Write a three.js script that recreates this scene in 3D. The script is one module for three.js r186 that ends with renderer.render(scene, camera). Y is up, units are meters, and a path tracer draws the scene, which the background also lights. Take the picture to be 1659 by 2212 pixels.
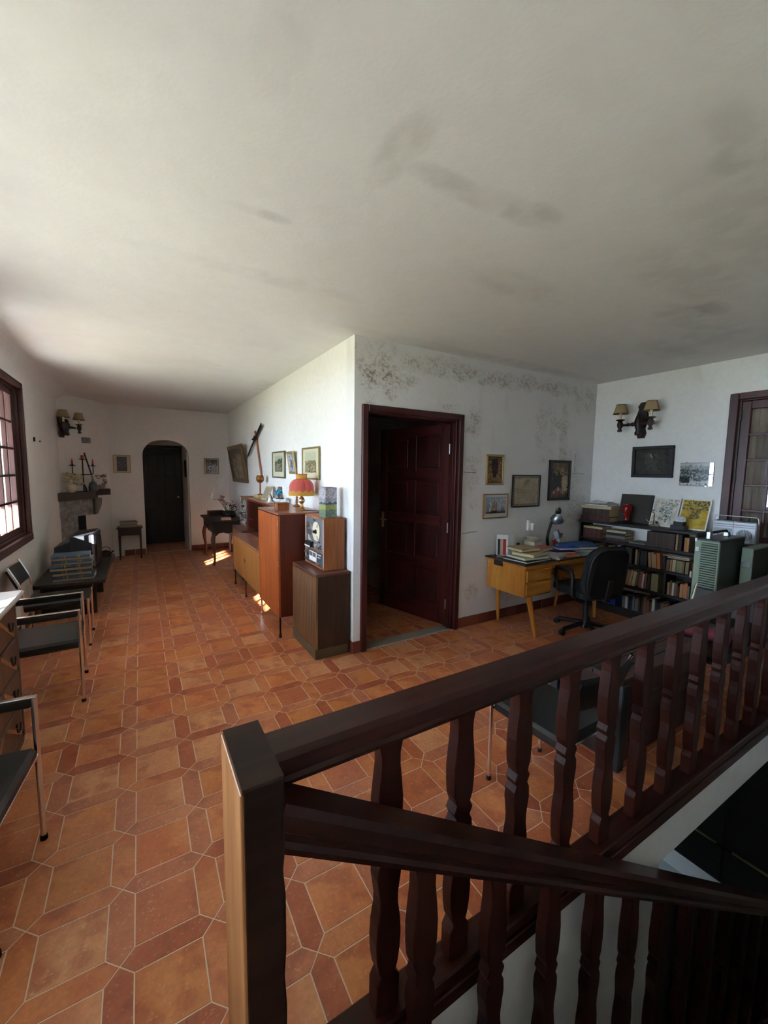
import * as THREE from 'three';
import { mergeGeometries } from 'three/addons/utils/BufferGeometryUtils.js';

// ---------- camera, sky, sun, exposure ----------
const scene = new THREE.Scene();
const camera = new THREE.PerspectiveCamera(103.124, 1659 / 2212, 0.05, 300);
camera.position.set(-1.56196, 1.61234, 3.11171);
camera.quaternion.set(-0.0492831, -0.266175, -0.0065363, 0.9626419);
const renderer = new THREE.WebGLRenderer();
renderer.toneMapping = THREE.LinearToneMapping;
renderer.toneMappingExposure = 18.5;
renderer.shadowMap.enabled = true;
scene.background = new THREE.Color().setRGB(0.60, 0.775, 1.0);   // pale hazy daylight sky
scene.backgroundIntensity = 1.8;
const sun = new THREE.DirectionalLight(new THREE.Color().setRGB(1, 0.92, 0.80), 6);
sun.name = 'sun';
sun.position.set(-2.6 - 6.2, 1.2 + 3.1, -1.7 + 7.8);
sun.target.position.set(-2.6, 1.2, -1.7);
sun.castShadow = true;
sun.shadow.mapSize.set(4096, 4096);
Object.assign(sun.shadow.camera, { left: -9, right: 9, top: 8, bottom: -8, near: 0.5, far: 40 });
scene.add(sun, sun.target);

// ---------- measures of the place (metres) ----------
const H = 2.7375, XR = 3.39, XL = -2.6, ZF = -5.7, ZB = 4.7, PER = 0.285, LOW = -2.75;

// ---------- random numbers and noise ----------
let seedState = 12345;
const rnd = (a = 0, b = 1) => { seedState = (seedState * 1664525 + 1013904223) >>> 0; return a + (b - a) * (seedState / 4294967296); };
const pick = (l) => l[Math.floor(rnd() * l.length) % l.length];
function hash(x, y, s) { let h = (x * 374761393 + y * 668265263 + s * 1274126177) | 0; h = Math.imul(h ^ (h >>> 13), 1274126177); return ((h ^ (h >>> 16)) >>> 0) / 4294967296; }
function vnoise(x, y, px, py, s) {
  const xi = Math.floor(x), yi = Math.floor(y), fx = x - xi, fy = y - yi, u = fx * fx * (3 - 2 * fx), v = fy * fy * (3 - 2 * fy);
  const m = (a, p) => ((a % p) + p) % p, a = m(xi, px), b = m(xi + 1, px), c = m(yi, py), d = m(yi + 1, py);
  return (hash(a, c, s) * (1 - u) + hash(b, c, s) * u) * (1 - v) + (hash(a, d, s) * (1 - u) + hash(b, d, s) * u) * v;
}
function fbm(u, v, fx, fy, s, oct = 4) { let t = 0, a = 0.5, n = 0; for (let i = 0; i < oct; i++) { t += a * vnoise(u * fx, v * fy, fx, fy, s + i * 17); n += a; a *= 0.5; fx *= 2; fy *= 2; } return t / n; }
const lerp = (a, b, t) => a + (b - a) * t, clamp = (x, a = 0, b = 1) => Math.min(b, Math.max(a, x)), sstep = (a, b, x) => { const t = clamp((x - a) / (b - a)); return t * t * (3 - 2 * t); };
const mix3 = (a, b, t) => [lerp(a[0], b[0], t), lerp(a[1], b[1], t), lerp(a[2], b[2], t)];

// ---------- textures and materials ----------
function tex(w, h, fn, srgb = true, rep = 1, rep2 = rep) {
  const d = new Uint8Array(w * h * 4);
  for (let y = 0; y < h; y++) for (let x = 0; x < w; x++) {
    const c = fn((x + 0.5) / w, (y + 0.5) / h), o = (y * w + x) * 4;
    if (typeof c === 'number') d[o] = d[o + 1] = d[o + 2] = clamp(c, 0, 255); else for (let k = 0; k < 3; k++) d[o + k] = clamp(c[k], 0, 255);
    d[o + 3] = 255;
  }
  const t = new THREE.DataTexture(d, w, h);
  t.magFilter = THREE.LinearFilter; t.minFilter = THREE.LinearMipmapLinearFilter; t.generateMipmaps = true; t.wrapS = t.wrapT = THREE.RepeatWrapping; t.repeat.set(rep, rep2);
  if (srgb) t.colorSpace = THREE.SRGBColorSpace;
  t.needsUpdate = true;
  return t;
}
function M(color, rough = 0.6, o = {}) { return new THREE.MeshPhysicalMaterial({ color, roughness: rough, ...o }); }
// wood with the grain along v; one texture covers one metre
const woodTex = {};
function wood(key, a, b, rough = 0.45, o = {}) {
  const { along = 'v', lines = 34, s = 3, coat = 0 } = o;
  const k = key + along;
  woodTex[k] ??= tex(512, 512, (x, y) => {
    const u = along === 'v' ? x : y, v = along === 'v' ? y : x;
    const w = u + 0.02 * (fbm(u, v, 6, 2, s, 3) - 0.5), g = fbm(w, v, lines, 2, s + 5, 4), f = fbm(u, v, 128, 6, s + 9, 2), c = fbm(u, v, 4, 2, s + 2, 3);
    return mix3(a, b, clamp((g - 0.5) * 1.15 + (f - 0.5) * 0.5 + (c - 0.5) * 0.9 + 0.5));
  });
  return M(0xffffff, rough, { map: woodTex[k], clearcoat: coat, clearcoatRoughness: 0.25, specularIntensity: o.spec ?? 1 });
}
const grainBump = tex(256, 256, (x, y) => 255 * fbm(x, y, 32, 32, 8, 4), false);
const WOOD = {
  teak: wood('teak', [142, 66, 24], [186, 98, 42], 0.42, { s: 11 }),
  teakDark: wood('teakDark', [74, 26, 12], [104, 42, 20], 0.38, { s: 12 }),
  oak: wood('oak', [146, 86, 36], [186, 122, 58], 0.42, { s: 21 }),
  oakH: wood('oakH', [140, 88, 38], [178, 120, 58], 0.42, { s: 22 }),
  desk: wood('desk', [166, 100, 32], [206, 144, 60], 0.4, { s: 31, lines: 14 }),
  deskH: wood('deskH', [170, 106, 36], [210, 150, 66], 0.4, { s: 32, along: 'u', lines: 14 }),
  walnut: wood('walnut', [110, 58, 26], [178, 108, 54], 0.5, { s: 41, lines: 12 }),
  top: wood('top', [126, 78, 58], [158, 108, 86], 0.3, { s: 51, along: 'u' }),
  speaker: wood('speaker', [46, 29, 19], [72, 48, 32], 0.5, { s: 61 }),
  speakerTop: wood('speakerTop', [84, 48, 40], [116, 74, 62], 0.32, { s: 62, along: 'u' }),
  slat: wood('slat', [112, 74, 46], [150, 106, 70], 0.55, { s: 63 }),
  rail: wood('rail', [36, 13, 9], [66, 28, 20], 0.36, { s: 71, along: 'u', spec: 0.6 }),
  baluster: wood('baluster', [34, 12, 7], [60, 24, 15], 0.5, { s: 72, spec: 0.4 }),
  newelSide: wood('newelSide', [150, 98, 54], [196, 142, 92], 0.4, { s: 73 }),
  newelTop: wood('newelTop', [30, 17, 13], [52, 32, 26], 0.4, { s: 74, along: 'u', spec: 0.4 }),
  door: wood('door', [50, 14, 13], [82, 28, 24], 0.42, { s: 81 }),
  doorH: wood('doorH', [50, 14, 13], [82, 28, 24], 0.42, { s: 82, along: 'u' }),
  windowWood: wood('windowWood', [54, 30, 30], [84, 50, 48], 0.45, { s: 83 }),
  dark: wood('dark', [34, 20, 16], [58, 36, 28], 0.42, { s: 91 }),
  darkH: wood('darkH', [36, 22, 18], [60, 38, 30], 0.42, { s: 92, along: 'u' }),
  black: wood('black', [18, 13, 12], [34, 26, 23], 0.5, { s: 93, along: 'u' }),
  trunk: wood('trunk', [44, 22, 16], [78, 44, 32], 0.55, { s: 94, along: 'u' }),
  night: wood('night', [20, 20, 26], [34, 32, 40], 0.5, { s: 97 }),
  pine: wood('pine', [150, 118, 62], [186, 152, 90], 0.5, { s: 95 }),
  chest: wood('chest', [78, 52, 40], [112, 80, 62], 0.5, { s: 96 }),
};
const MAT = {
  chrome: M(0xe6e7ea, 0.2, { metalness: 1 }), steel: M(0xb9bbbc, 0.32, { metalness: 1 }), brass: M(0xcdb07c, 0.35, { metalness: 1 }), darkMetal: M(0x1c1b1b, 0.45, { metalness: 0.3 }),
  iron: M(0x201d1c, 0.55), blackPaint: M(0x121212, 0.4), leather: M(0x101314, 0.42, { bumpMap: grainBump, bumpScale: 0.0006 }), fabricBlack: M(0x0e0e10, 0.85), rubber: M(0x0d0d0d, 0.6),
  white: M(0xe6e3dc, 0.5), paper: M(0xdcd7ca, 0.8), paperOld: M(0xb9a684, 0.85), cream: M(0xcfc3a4, 0.7), gold: M(0xb08c4c, 0.38, { metalness: 0.7 }), goldPale: M(0xb7a06f, 0.42, { metalness: 0.5 }),
  glass: M(0xffffff, 0.02, { transmission: 1, thickness: 0, ior: 1.45 }), plastic: M(0x1a1a1c, 0.45), greyPlastic: M(0x8e9092, 0.45),
};

// ---------- geometry helpers ----------
function finish(list) {
  const out = list.filter(Boolean).map((g0) => {
    let g = g0.index ? g0.toNonIndexed() : g0.clone();
    if (!g.attributes.normal) g.computeVertexNormals();
    const keep = g0.userData.keepUV && g.attributes.uv;
    for (const k of Object.keys(g.attributes)) if (!['position', 'normal', 'uv'].includes(k)) g.deleteAttribute(k);
    if (!keep) {
      const p = g.attributes.position, n = g.attributes.normal, uv = new Float32Array(p.count * 2), off = g0.userData.off ?? 0;
      for (let i = 0; i < p.count; i += 3) {
        let nx = 0, ny = 0, nz = 0;
        for (let k = 0; k < 3; k++) { nx += n.getX(i + k); ny += n.getY(i + k); nz += n.getZ(i + k); }
        nx = Math.abs(nx); ny = Math.abs(ny); nz = Math.abs(nz);
        for (let k = 0; k < 3; k++) {
          const j = i + k, x = p.getX(j), y = p.getY(j), z = p.getZ(j);
          const [u, v] = ny >= nx && ny >= nz ? [x, z] : nx >= nz ? [z, y] : [x, y];
          uv[j * 2] = u + off; uv[j * 2 + 1] = v + off * 0.7;
        }
      }
      g.setAttribute('uv', new THREE.BufferAttribute(uv, 2));
    }
    return g;
  });
  return out.length === 1 ? out[0] : mergeGeometries(out);
}
function tf(g, p = [0, 0, 0], r = [0, 0, 0], s = 1) {
  const k = g.userData, m = new THREE.Matrix4().compose(new THREE.Vector3(...p), new THREE.Quaternion().setFromEuler(new THREE.Euler(...r)), Array.isArray(s) ? new THREE.Vector3(...s) : new THREE.Vector3(s, s, s));
  g.applyMatrix4(m); g.userData = k; return g;
}
// chamfered box
function box(w, h, d, x = 0, y = 0, z = 0, c = 0) {
  if (!c) return new THREE.BoxGeometry(w, h, d).translate(x, y, z);
  c = Math.min(c, w / 2.2, h / 2.2, d / 2.2);
  const hx = w / 2, hy = h / 2, hz = d / 2, pos = [], tri = (...v) => v.forEach((q) => pos.push(q[0] + x, q[1] + y, q[2] + z));
  const quad = (a, b, e, f, n) => { const ux = b[0] - a[0], uy = b[1] - a[1], uz = b[2] - a[2], vx = e[0] - a[0], vy = e[1] - a[1], vz = e[2] - a[2]; const cr = [uy * vz - uz * vy, uz * vx - ux * vz, ux * vy - uy * vx]; (cr[0] * n[0] + cr[1] * n[1] + cr[2] * n[2] > 0) ? (tri(a, b, e), tri(a, e, f)) : (tri(a, e, b), tri(a, f, e)); };
  const S = [-1, 1];
  for (const s of S) {
    quad([s * hx, -hy + c, -hz + c], [s * hx, hy - c, -hz + c], [s * hx, hy - c, hz - c], [s * hx, -hy + c, hz - c], [s, 0, 0]);
    quad([-hx + c, s * hy, -hz + c], [hx - c, s * hy, -hz + c], [hx - c, s * hy, hz - c], [-hx + c, s * hy, hz - c], [0, s, 0]);
    quad([-hx + c, -hy + c, s * hz], [hx - c, -hy + c, s * hz], [hx - c, hy - c, s * hz], [-hx + c, hy - c, s * hz], [0, 0, s]);
    for (const t of S) {
      quad([s * hx, t * (hy - c), -hz + c], [s * hx, t * (hy - c), hz - c], [s * (hx - c), t * hy, hz - c], [s * (hx - c), t * hy, -hz + c], [s, t, 0]);
      quad([s * hx, -hy + c, t * (hz - c)], [s * hx, hy - c, t * (hz - c)], [s * (hx - c), hy - c, t * hz], [s * (hx - c), -hy + c, t * hz], [s, 0, t]);
      quad([-hx + c, s * hy, t * (hz - c)], [hx - c, s * hy, t * (hz - c)], [hx - c, s * (hy - c), t * hz], [-hx + c, s * (hy - c), t * hz], [0, s, t]);
      for (const q of S) { const a = [s * hx, t * (hy - c), q * (hz - c)], b = [s * (hx - c), t * hy, q * (hz - c)], e = [s * (hx - c), t * (hy - c), q * hz]; s * t * q > 0 ? tri(a, b, e) : tri(a, e, b); }
    }
  }
  const g = new THREE.BufferGeometry(); g.setAttribute('position', new THREE.Float32BufferAttribute(pos, 3)); g.computeVertexNormals(); return g;
}
const bb = (x0, x1, y0, y1, z0, z1, c = 0) => box(x1 - x0, y1 - y0, z1 - z0, (x0 + x1) / 2, (y0 + y1) / 2, (z0 + z1) / 2, c);
const cyl = (r0, r1, h, x = 0, y = 0, z = 0, n = 16) => new THREE.CylinderGeometry(r1, r0, h, n).translate(x, y, z);   // r0 at the bottom
const sph = (r, x = 0, y = 0, z = 0, n = 14, sc = [1, 1, 1]) => new THREE.SphereGeometry(r, n, Math.max(8, n * 0.7 | 0)).scale(...sc).translate(x, y, z);
const lathe = (pts, x = 0, y = 0, z = 0, n = 20) => new THREE.LatheGeometry(pts.map((q) => new THREE.Vector2(Math.max(q[0], 0.0001), q[1])), n).translate(x, y, z);
function bar(a, b, r, n = 8, r2 = r) {   // round bar from a to b
  const A = new THREE.Vector3(...a), Bv = new THREE.Vector3(...b), d = Bv.clone().sub(A), g = new THREE.CylinderGeometry(r2, r, d.length(), n);
  g.applyQuaternion(new THREE.Quaternion().setFromUnitVectors(new THREE.Vector3(0, 1, 0), d.clone().normalize())); const c = A.add(Bv).multiplyScalar(0.5); return g.translate(c.x, c.y, c.z);
}
function beam(a, b, w, h, c = 0) {   // square bar from a to b
  const A = new THREE.Vector3(...a), Bv = new THREE.Vector3(...b), d = Bv.clone().sub(A), g = box(w, d.length(), h, 0, 0, 0, c);
  g.applyQuaternion(new THREE.Quaternion().setFromUnitVectors(new THREE.Vector3(0, 1, 0), d.clone().normalize())); const m = A.add(Bv).multiplyScalar(0.5); return g.translate(m.x, m.y, m.z);
}
const tube = (pts, r, seg = 24, n = 8, closed = false, tension = 0.5) => new THREE.TubeGeometry(new THREE.CatmullRomCurve3(pts.map((q) => new THREE.Vector3(...q)), closed, 'catmullrom', tension), seg, r, n, closed);
function roundPath(pts, rad, r, n = 8) {   // tube along a polyline with rounded corners
  const path = new THREE.CurvePath(), v = pts.map((q) => new THREE.Vector3(...q)); let last = v[0];
  for (let i = 1; i < v.length - 1; i++) {
    const a = v[i - 1].clone().sub(v[i]), b = v[i + 1].clone().sub(v[i]), k = Math.min(rad, a.length() * 0.45, b.length() * 0.45);
    const p = v[i].clone().add(a.setLength(k)), q = v[i].clone().add(b.setLength(k));
    path.add(new THREE.LineCurve3(last, p)); path.add(new THREE.QuadraticBezierCurve3(p, v[i].clone(), q)); last = q;
  }
  path.add(new THREE.LineCurve3(last, v[v.length - 1]));
  return new THREE.TubeGeometry(path, Math.max(12, pts.length * 9), r, n, false);
}
function shape(pts) { const s = new THREE.Shape(); pts.forEach((q, i) => (i ? s.lineTo(q[0], q[1]) : s.moveTo(q[0], q[1]))); s.closePath(); return s; }
function extrude(s, depth, bevel = 0, curve = 8) { const g = new THREE.ExtrudeGeometry(Array.isArray(s) ? shape(s) : s, { depth: depth - 2 * bevel, bevelEnabled: bevel > 0, bevelSize: bevel, bevelThickness: bevel, bevelSegments: 1, curveSegments: curve }); g.translate(0, 0, bevel); return g; }
function prism(pts, y0, y1) { const g = extrude(pts.map((q) => [q[0], -q[1]]), y1 - y0); g.rotateX(-Math.PI / 2); return g.translate(0, y0, 0); }   // plan outline in x, z raised from y0 to y1

// ---------- scene helpers ----------
const taken = {};
function numbered(n) { taken[n] = (taken[n] ?? -1) + 1; return taken[n] ? n + '_' + String(taken[n]).padStart(3, '0') : n; }
function shade(o) { o.castShadow = o.receiveShadow = true; return o; }
function part(name, mat, parent, ...geos) { const m = shade(new THREE.Mesh(finish(geos.flat()), mat)); m.name = name; parent.add(m); return m; }
function parts(name, mat, parent, ...geos) { return geos.flat().map((g) => part(name, mat, parent, g)); }
function thing(name, label, category, pos = [0, 0, 0], turn = 0, group) {
  const o = new THREE.Group(); o.name = numbered(name); o.position.set(...pos); o.rotation.y = turn; o.userData = { label, category }; if (group) o.userData.group = group; scene.add(o); return o;
}
function single(name, label, category, mat, geos, pos = [0, 0, 0], turn = 0, group) {
  const m = shade(new THREE.Mesh(finish([geos].flat()), mat)); m.name = numbered(name); m.position.set(...pos); m.rotation.y = turn; m.userData = { label, category }; if (group) m.userData.group = group; scene.add(m); return m;
}
function struct(name, label, category, mat, ...geos) { const m = shade(new THREE.Mesh(finish(geos.flat()), mat)); m.name = numbered(name); m.userData = { label, category, kind: 'structure' }; scene.add(m); return m; }
function structGroup(name, label, category, pos = [0, 0, 0], turn = 0) { const o = thing(name, label, category, pos, turn); o.userData.kind = 'structure'; return o; }
function copyOf(root, name, label, pos, turn, group) { const r = root.clone(); r.name = numbered(name); r.position.set(...pos); r.rotation.y = turn; r.userData = { ...root.userData, label }; if (group) r.userData.group = group; scene.add(r); return r; }
// picture painted on a canvas
function art(w, h, fn) { const c = document.createElement('canvas'); c.width = w; c.height = h; const x = c.getContext('2d'); fn(x, w, h); const t = new THREE.CanvasTexture(c); t.colorSpace = THREE.SRGBColorSpace; return t; }
function printGeo(w, h, x = 0, y = 0, z = 0) { const g = new THREE.PlaneGeometry(w, h).translate(x, y, z); g.userData.keepUV = true; return g; }

// ---------- plaster, ceiling and floor materials ----------
const plasterBump = tex(512, 512, (x, y) => 255 * (0.6 * fbm(x, y, 24, 24, 71, 4) + 0.4 * fbm(x, y, 90, 90, 72, 2)), false);
const plain = tex(512, 512, (x, y) => { const k = 0.985 + 0.03 * (fbm(x, y, 5, 5, 31, 4) - 0.5) + 0.03 * (fbm(x, y, 60, 60, 33, 2) - 0.5); return [236 * k, 234 * k, 229 * k]; }, true, 0.5);
const wallMat = M(0xffffff, 0.85, { map: plain, bumpMap: plasterBump, bumpScale: 0.0018 });
// damp stains and mould on the wall beside the door: [x, y, radius x, radius y, strength]
const mould = [[0.20, 2.60, 0.20, 0.10, 0.5], [0.27, 2.42, 0.20, 0.12, 0.95], [0.36, 2.36, 0.12, 0.09, 0.8], [0.14, 2.3, 0.06, 0.16, 0.6], [0.62, 2.58, 0.18, 0.07, 0.55], [0.5, 2.44, 0.16, 0.05, 0.45], [1.0, 2.60, 0.3, 0.08, 0.5], [1.12, 2.58, 0.12, 0.07, 0.7], [1.36, 2.12, 0.07, 0.13, 0.8], [1.3, 2.06, 0.10, 0.05, 0.6], [1.05, 2.24, 0.10, 0.03, 0.45], [1.75, 2.58, 0.5, 0.07, 0.55], [2.4, 2.6, 0.6, 0.07, 0.5], [2.45, 2.1, 0.16, 0.3, 0.35], [2.78, 2.0, 0.07, 0.35, 0.55], [2.72, 2.2, 0.14, 0.06, 0.55], [3.2, 2.5, 0.2, 0.15, 0.4], [1.36, 1.55, 0.10, 0.3, 0.35], [2.95, 1.5, 0.2, 0.35, 0.3], [1.4, 0.35, 0.08, 0.08, 0.5], [1.9, 0.3, 0.2, 0.1, 0.35], [3.1, 1.15, 0.2, 0.2, 0.45]];
const mouldTex = tex(1024, 1024, (u, v) => {
  const x = u * 3.6, y = v * 2.8, k = 0.98 + 0.04 * (fbm(u, v, 8, 8, 31, 4) - 0.5);
  let s = 0; for (const [mx, my, rx, ry, a] of mould) { const d = ((x - mx) / rx) ** 2 + ((y - my) / ry) ** 2; if (d < 2.5) s = Math.max(s, a * (1 - sstep(0.15, 2.3, d + 2.2 * (fbm(u, v, 40, 30, 61, 4) - 0.5)))); }
  const speck = sstep(0.42, 0.68, fbm(u, v, 220, 190, 62, 3)), patch = 0.35 + 0.65 * sstep(0.35, 0.6, fbm(u, v, 46, 40, 63, 3));
  const drips = 0.10 * sstep(0.5, 0.8, fbm(u, v, 30, 3, 65, 3)) * sstep(0.45, 0.7, fbm(u, v, 6, 5, 66, 3));
  const crack = (Math.abs(y - 1.62 - 0.012 * (fbm(u, v, 30, 4, 67, 3) - 0.5)) < 0.003 && fbm(u, v, 12, 4, 68, 2) > 0.47 && x > 1.2 && x < 3.36) || (Math.abs(y - 1.0 - 0.02 * (fbm(u, v, 20, 4, 69, 3) - 0.5)) < 0.004 && x > 1.24 && x < 1.44) || (Math.abs(x - 3.03) < 0.004 && y > 1.62 && y < 1.86);
  const t = 0.75 * clamp(s * (0.25 + 0.75 * speck) * patch + drips);
  const c = mix3([233 * k, 231 * k, 228 * k], [124, 106, 84], t);
  return crack ? mix3(c, [120, 110, 100], 0.75) : c;
}, true, 1 / 3.6, 1 / 2.8);
const deskWallMat = M(0xffffff, 0.88, { map: mouldTex, bumpMap: plasterBump, bumpScale: 0.0022 });
// ceiling: dirty smears copied from the photograph, map laid over x -3..3.6 and z -7.2..5
const smears = [[1.78, 1.74, 0.16, 0.10, 0.9], [1.72, 1.62, 0.22, 0.1, 0.55], [0.31, 2.39, 0.08, 0.06, 0.7], [0.25, 2.45, 0.2, 0.06, 0.4], [-0.02, 1.81, 0.10, 0.06, 0.7], [-0.14, 1.8, 0.16, 0.05, 0.55], [-0.41, 1.77, 0.22, 0.04, 0.55], [-0.73, 1.79, 0.05, 0.14, 0.6], [-1.07, 1.19, 0.12, 0.03, 0.6], [-1.2, 1.9, 0.05, 0.12, 0.35], [0.5, 1.3, 0.3, 0.1, 0.35], [1.2, 1.9, 0.4, 0.14, 0.4], [2.3, 1.6, 0.5, 0.2, 0.4], [0.8, 2.3, 0.5, 0.15, 0.35], [2.6, 1.2, 0.35, 0.16, 0.4], [-0.9, 0.6, 0.4, 0.06, 0.25], [1.6, 2.6, 0.4, 0.1, 0.4], [-0.1, -2.4, 0.1, 0.3, 0.3], [0.6, 0.12, 0.5, 0.06, 0.35], [2.0, 0.12, 0.9, 0.06, 0.4], [-0.3, -5.6, 0.6, 0.06, 0.35]];
const ceilTex = tex(1024, 2048, (u, v) => {
  const x = -3 + u * 6.6, z = -7.2 + v * 12.2, w = fbm(u, v, 14, 26, 41, 4) - 0.5, k = 1 + 0.035 * (fbm(u, v, 3, 5, 42, 4) - 0.5) + 0.02 * (fbm(u, v, 90, 160, 43, 2) - 0.5);
  let s = 0; for (const [mx, mz, rx, rz, a] of smears) { const d = ((x - mx) / rx) ** 2 + ((z - mz) / rz) ** 2; if (d < 4) s = Math.max(s, a * (1 - sstep(0.0, 3.2, d + 3 * w))); }
  const streak = 0.12 * sstep(0.52, 0.75, fbm(u * 0.8 + v * 0.4, v, 10, 30, 46, 4)) * sstep(0.42, 0.6, fbm(u, v, 4, 7, 47, 3));
  const g = clamp(s * (0.3 + 0.5 * sstep(0.35, 0.65, fbm(u, v, 60, 110, 44, 3))) + streak, 0, 0.75);
  return mix3([232 * k, 231 * k, 227 * k], [146, 140, 132], g * 0.5);
}, true, 1 / 6.6, 1 / 12.2);
ceilTex.offset.set(3 / 6.6, 7.2 / 12.2);
const ceilMat = M(0xffffff, 0.9, { map: ceilTex, bumpMap: plasterBump, bumpScale: 0.0012 });
const groutMat = M(0xe2c8b4, 0.9);
const clay = (s, a, b, c) => tex(512, 512, (u, v) => {
  const m = fbm(u, v, 4, 4, s, 4), n = fbm(u, v, 9, 9, s + 3, 4), f = fbm(u, v, 70, 70, s + 6, 2), sp = fbm(u, v, 90, 90, s + 8, 2);
  let q = mix3(mix3(a, b, sstep(0.3, 0.68, m)), c, 0.75 * sstep(0.5, 0.78, n)); const k = 1 + 0.12 * (f - 0.5);
  q = q.map((e) => e * k); return mix3(q, [226, 196, 168], 0.45 * sstep(0.74, 0.84, sp));
});
const clayA = clay(101, [196, 122, 84], [214, 150, 104], [176, 102, 72]), clayB = clay(131, [186, 112, 80], [204, 132, 94], [164, 94, 70]);
const glaze = (t, tint) => M(tint, 0.28, { map: t });
const squareMats = [glaze(clayA, 0xffffff), glaze(clayA, 0xf6e2c4), glaze(clayA, 0xffe9d6), glaze(clayB, 0xfff2e2)], hexMats = [glaze(clayB, 0xffffff), glaze(clayB, 0xecd2c4), glaze(clayA, 0xf4dccc)];
const skirtMats = [M(0x6e3a2c, 0.4), M(0x7a4331, 0.4), M(0x633226, 0.42)];

// ---------- floor ----------
const floor = struct('floor', 'terracotta tiled floor of squares framed by long hexagons', 'floor', groutMat,
  bb(-2.85, 0.15, -0.26, -0.0014, -5.85, 2.255), bb(0.15, 3.54, -0.26, -0.0014, -3.35, 2.255), bb(-2.85, -1.36, -0.26, -0.0014, 2.255, 4.85), bb(-1.75, -0.63, -0.26, -0.0014, -7.05, -5.85));
{
  const tileGeo = (pts, off) => {   // flat tile with sloping edges, origin at its centre, top at y = 0
    const cx = pts.reduce((a, q) => a + q[0], 0) / pts.length, cz = pts.reduce((a, q) => a + q[1], 0) / pts.length, n = pts.length;
    const ins = (d) => pts.map((q, i) => { const a = pts[(i + n - 1) % n], b = pts[(i + 1) % n]; const e1 = [q[0] - a[0], q[1] - a[1]], e2 = [b[0] - q[0], b[1] - q[1]], l1 = Math.hypot(...e1), l2 = Math.hypot(...e2); const n1 = [-e1[1] / l1, e1[0] / l1], n2 = [-e2[1] / l2, e2[0] / l2], k = d / (1 + n1[0] * n2[0] + n1[1] * n2[1]); return [q[0] + (n1[0] + n2[0]) * k - cx, q[1] + (n1[1] + n2[1]) * k - cz]; });
    const lo = ins(0.0019), hi = ins(0.0028), pos = [], put = (q, y) => pos.push(q[0], y, q[1]);
    for (let i = 1; i < n - 1; i++) { put(hi[0], 0); put(hi[i + 1], 0); put(hi[i], 0); }
    for (let i = 0; i < n; i++) { const j = (i + 1) % n; put(lo[i], -0.002); put(hi[i], 0); put(hi[j], 0); put(lo[i], -0.002); put(hi[j], 0); put(lo[j], -0.002); }
    const g = new THREE.BufferGeometry(); g.setAttribute('position', new THREE.Float32BufferAttribute(pos, 3)); g.computeVertexNormals();
    for (let i = 0; i < g.attributes.normal.count; i++) if (g.attributes.normal.getY(i) < 0) g.attributes.normal.setXYZ(i, -g.attributes.normal.getX(i), -g.attributes.normal.getY(i), -g.attributes.normal.getZ(i));
    const uv = []; for (let i = 0; i < pos.length; i += 3) { const c = Math.cos(off * 2.1), s = Math.sin(off * 2.1); uv.push((pos[i] * c - pos[i + 2] * s) / 0.75 + off * 0.37, (pos[i] * s + pos[i + 2] * c) / 0.75 + off * 0.73); }
    g.setAttribute('uv', new THREE.Float32BufferAttribute(uv, 2)); return g;
  };
  const a = 0.71 * PER / 2, w = 0.29 * PER / 2, L = PER / 2;
  const sq = Array.from({ length: 7 }, (_, i) => tileGeo([[-a, -a], [a, -a], [a, a], [-a, a]], i + 0.3));
  const hx = Array.from({ length: 5 }, (_, i) => tileGeo([[-L, 0], [-a, -w], [a, -w], [L, 0], [a, w], [-a, w]], i + 0.6)), hz = Array.from({ length: 5 }, (_, i) => tileGeo([[0, -L], [w, -a], [w, a], [0, L], [-w, a], [-w, -a]], i + 0.9));
  const m = 0.1, inFloor = (x, z) => (x > XL - m && x < m && z > ZF - m && z < 2.17) || (x >= m && x < XR + m && z > -m && z < 2.17) || (x > XL - m && x < -1.38 && z >= 2.17 && z < ZB) || (x > 0.05 && x < 1.25 && z > -2.4 && z <= 0) || (x > -1.55 && x < -0.74 && z > -6.9 && z <= ZF);
  const list = { square: [], hexagon: [] }, inv = camera.quaternion.clone().invert();
  const add = (kind, geos, mats, x, z) => {
    if (!inFloor(x, z)) return;
    const v = new THREE.Vector3(x, 0, z).sub(camera.position), d = v.length(); v.applyQuaternion(inv);
    const inView = v.z < -0.05 && Math.abs(v.x / v.z) < 1.05 && Math.abs(v.y / v.z) < 1.4, hid = x > 0 && z < -0.9 || z < ZF;
    list[kind].push({ x, z, geo: pick(geos), mat: pick(mats), s: inView && !hid ? camera.position.y / d ** 3 : 0 });
  };
  for (let i = -4; i < 19; i++) for (let j = -28; j < 8; j++) {
    const x = (i - 5.8972) * PER, z = (j + 2.8912) * PER;
    add('square', sq, squareMats, x + L, z + L); add('hexagon', hx, hexMats, x + L, z); add('hexagon', hz, hexMats, x, z + L);
  }
  for (const kind of ['square', 'hexagon']) {
    list[kind].sort((p, q) => q.s - p.s);
    list[kind].slice(0, 300).forEach((t) => { const o = shade(new THREE.Mesh(t.geo, t.mat)); o.name = kind + '_tile'; o.position.set(t.x, 0, t.z); floor.add(o); });
    const rest = list[kind].slice(300).map((t) => t.geo.clone().translate(t.x, 0, t.z));
    if (rest.length) { const o = shade(new THREE.Mesh(mergeGeometries(rest), kind === 'square' ? squareMats[0] : hexMats[0])); o.name = kind + '_tiles_beyond'; o.userData.kind = 'stuff'; floor.add(o); }
  }
}
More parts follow.
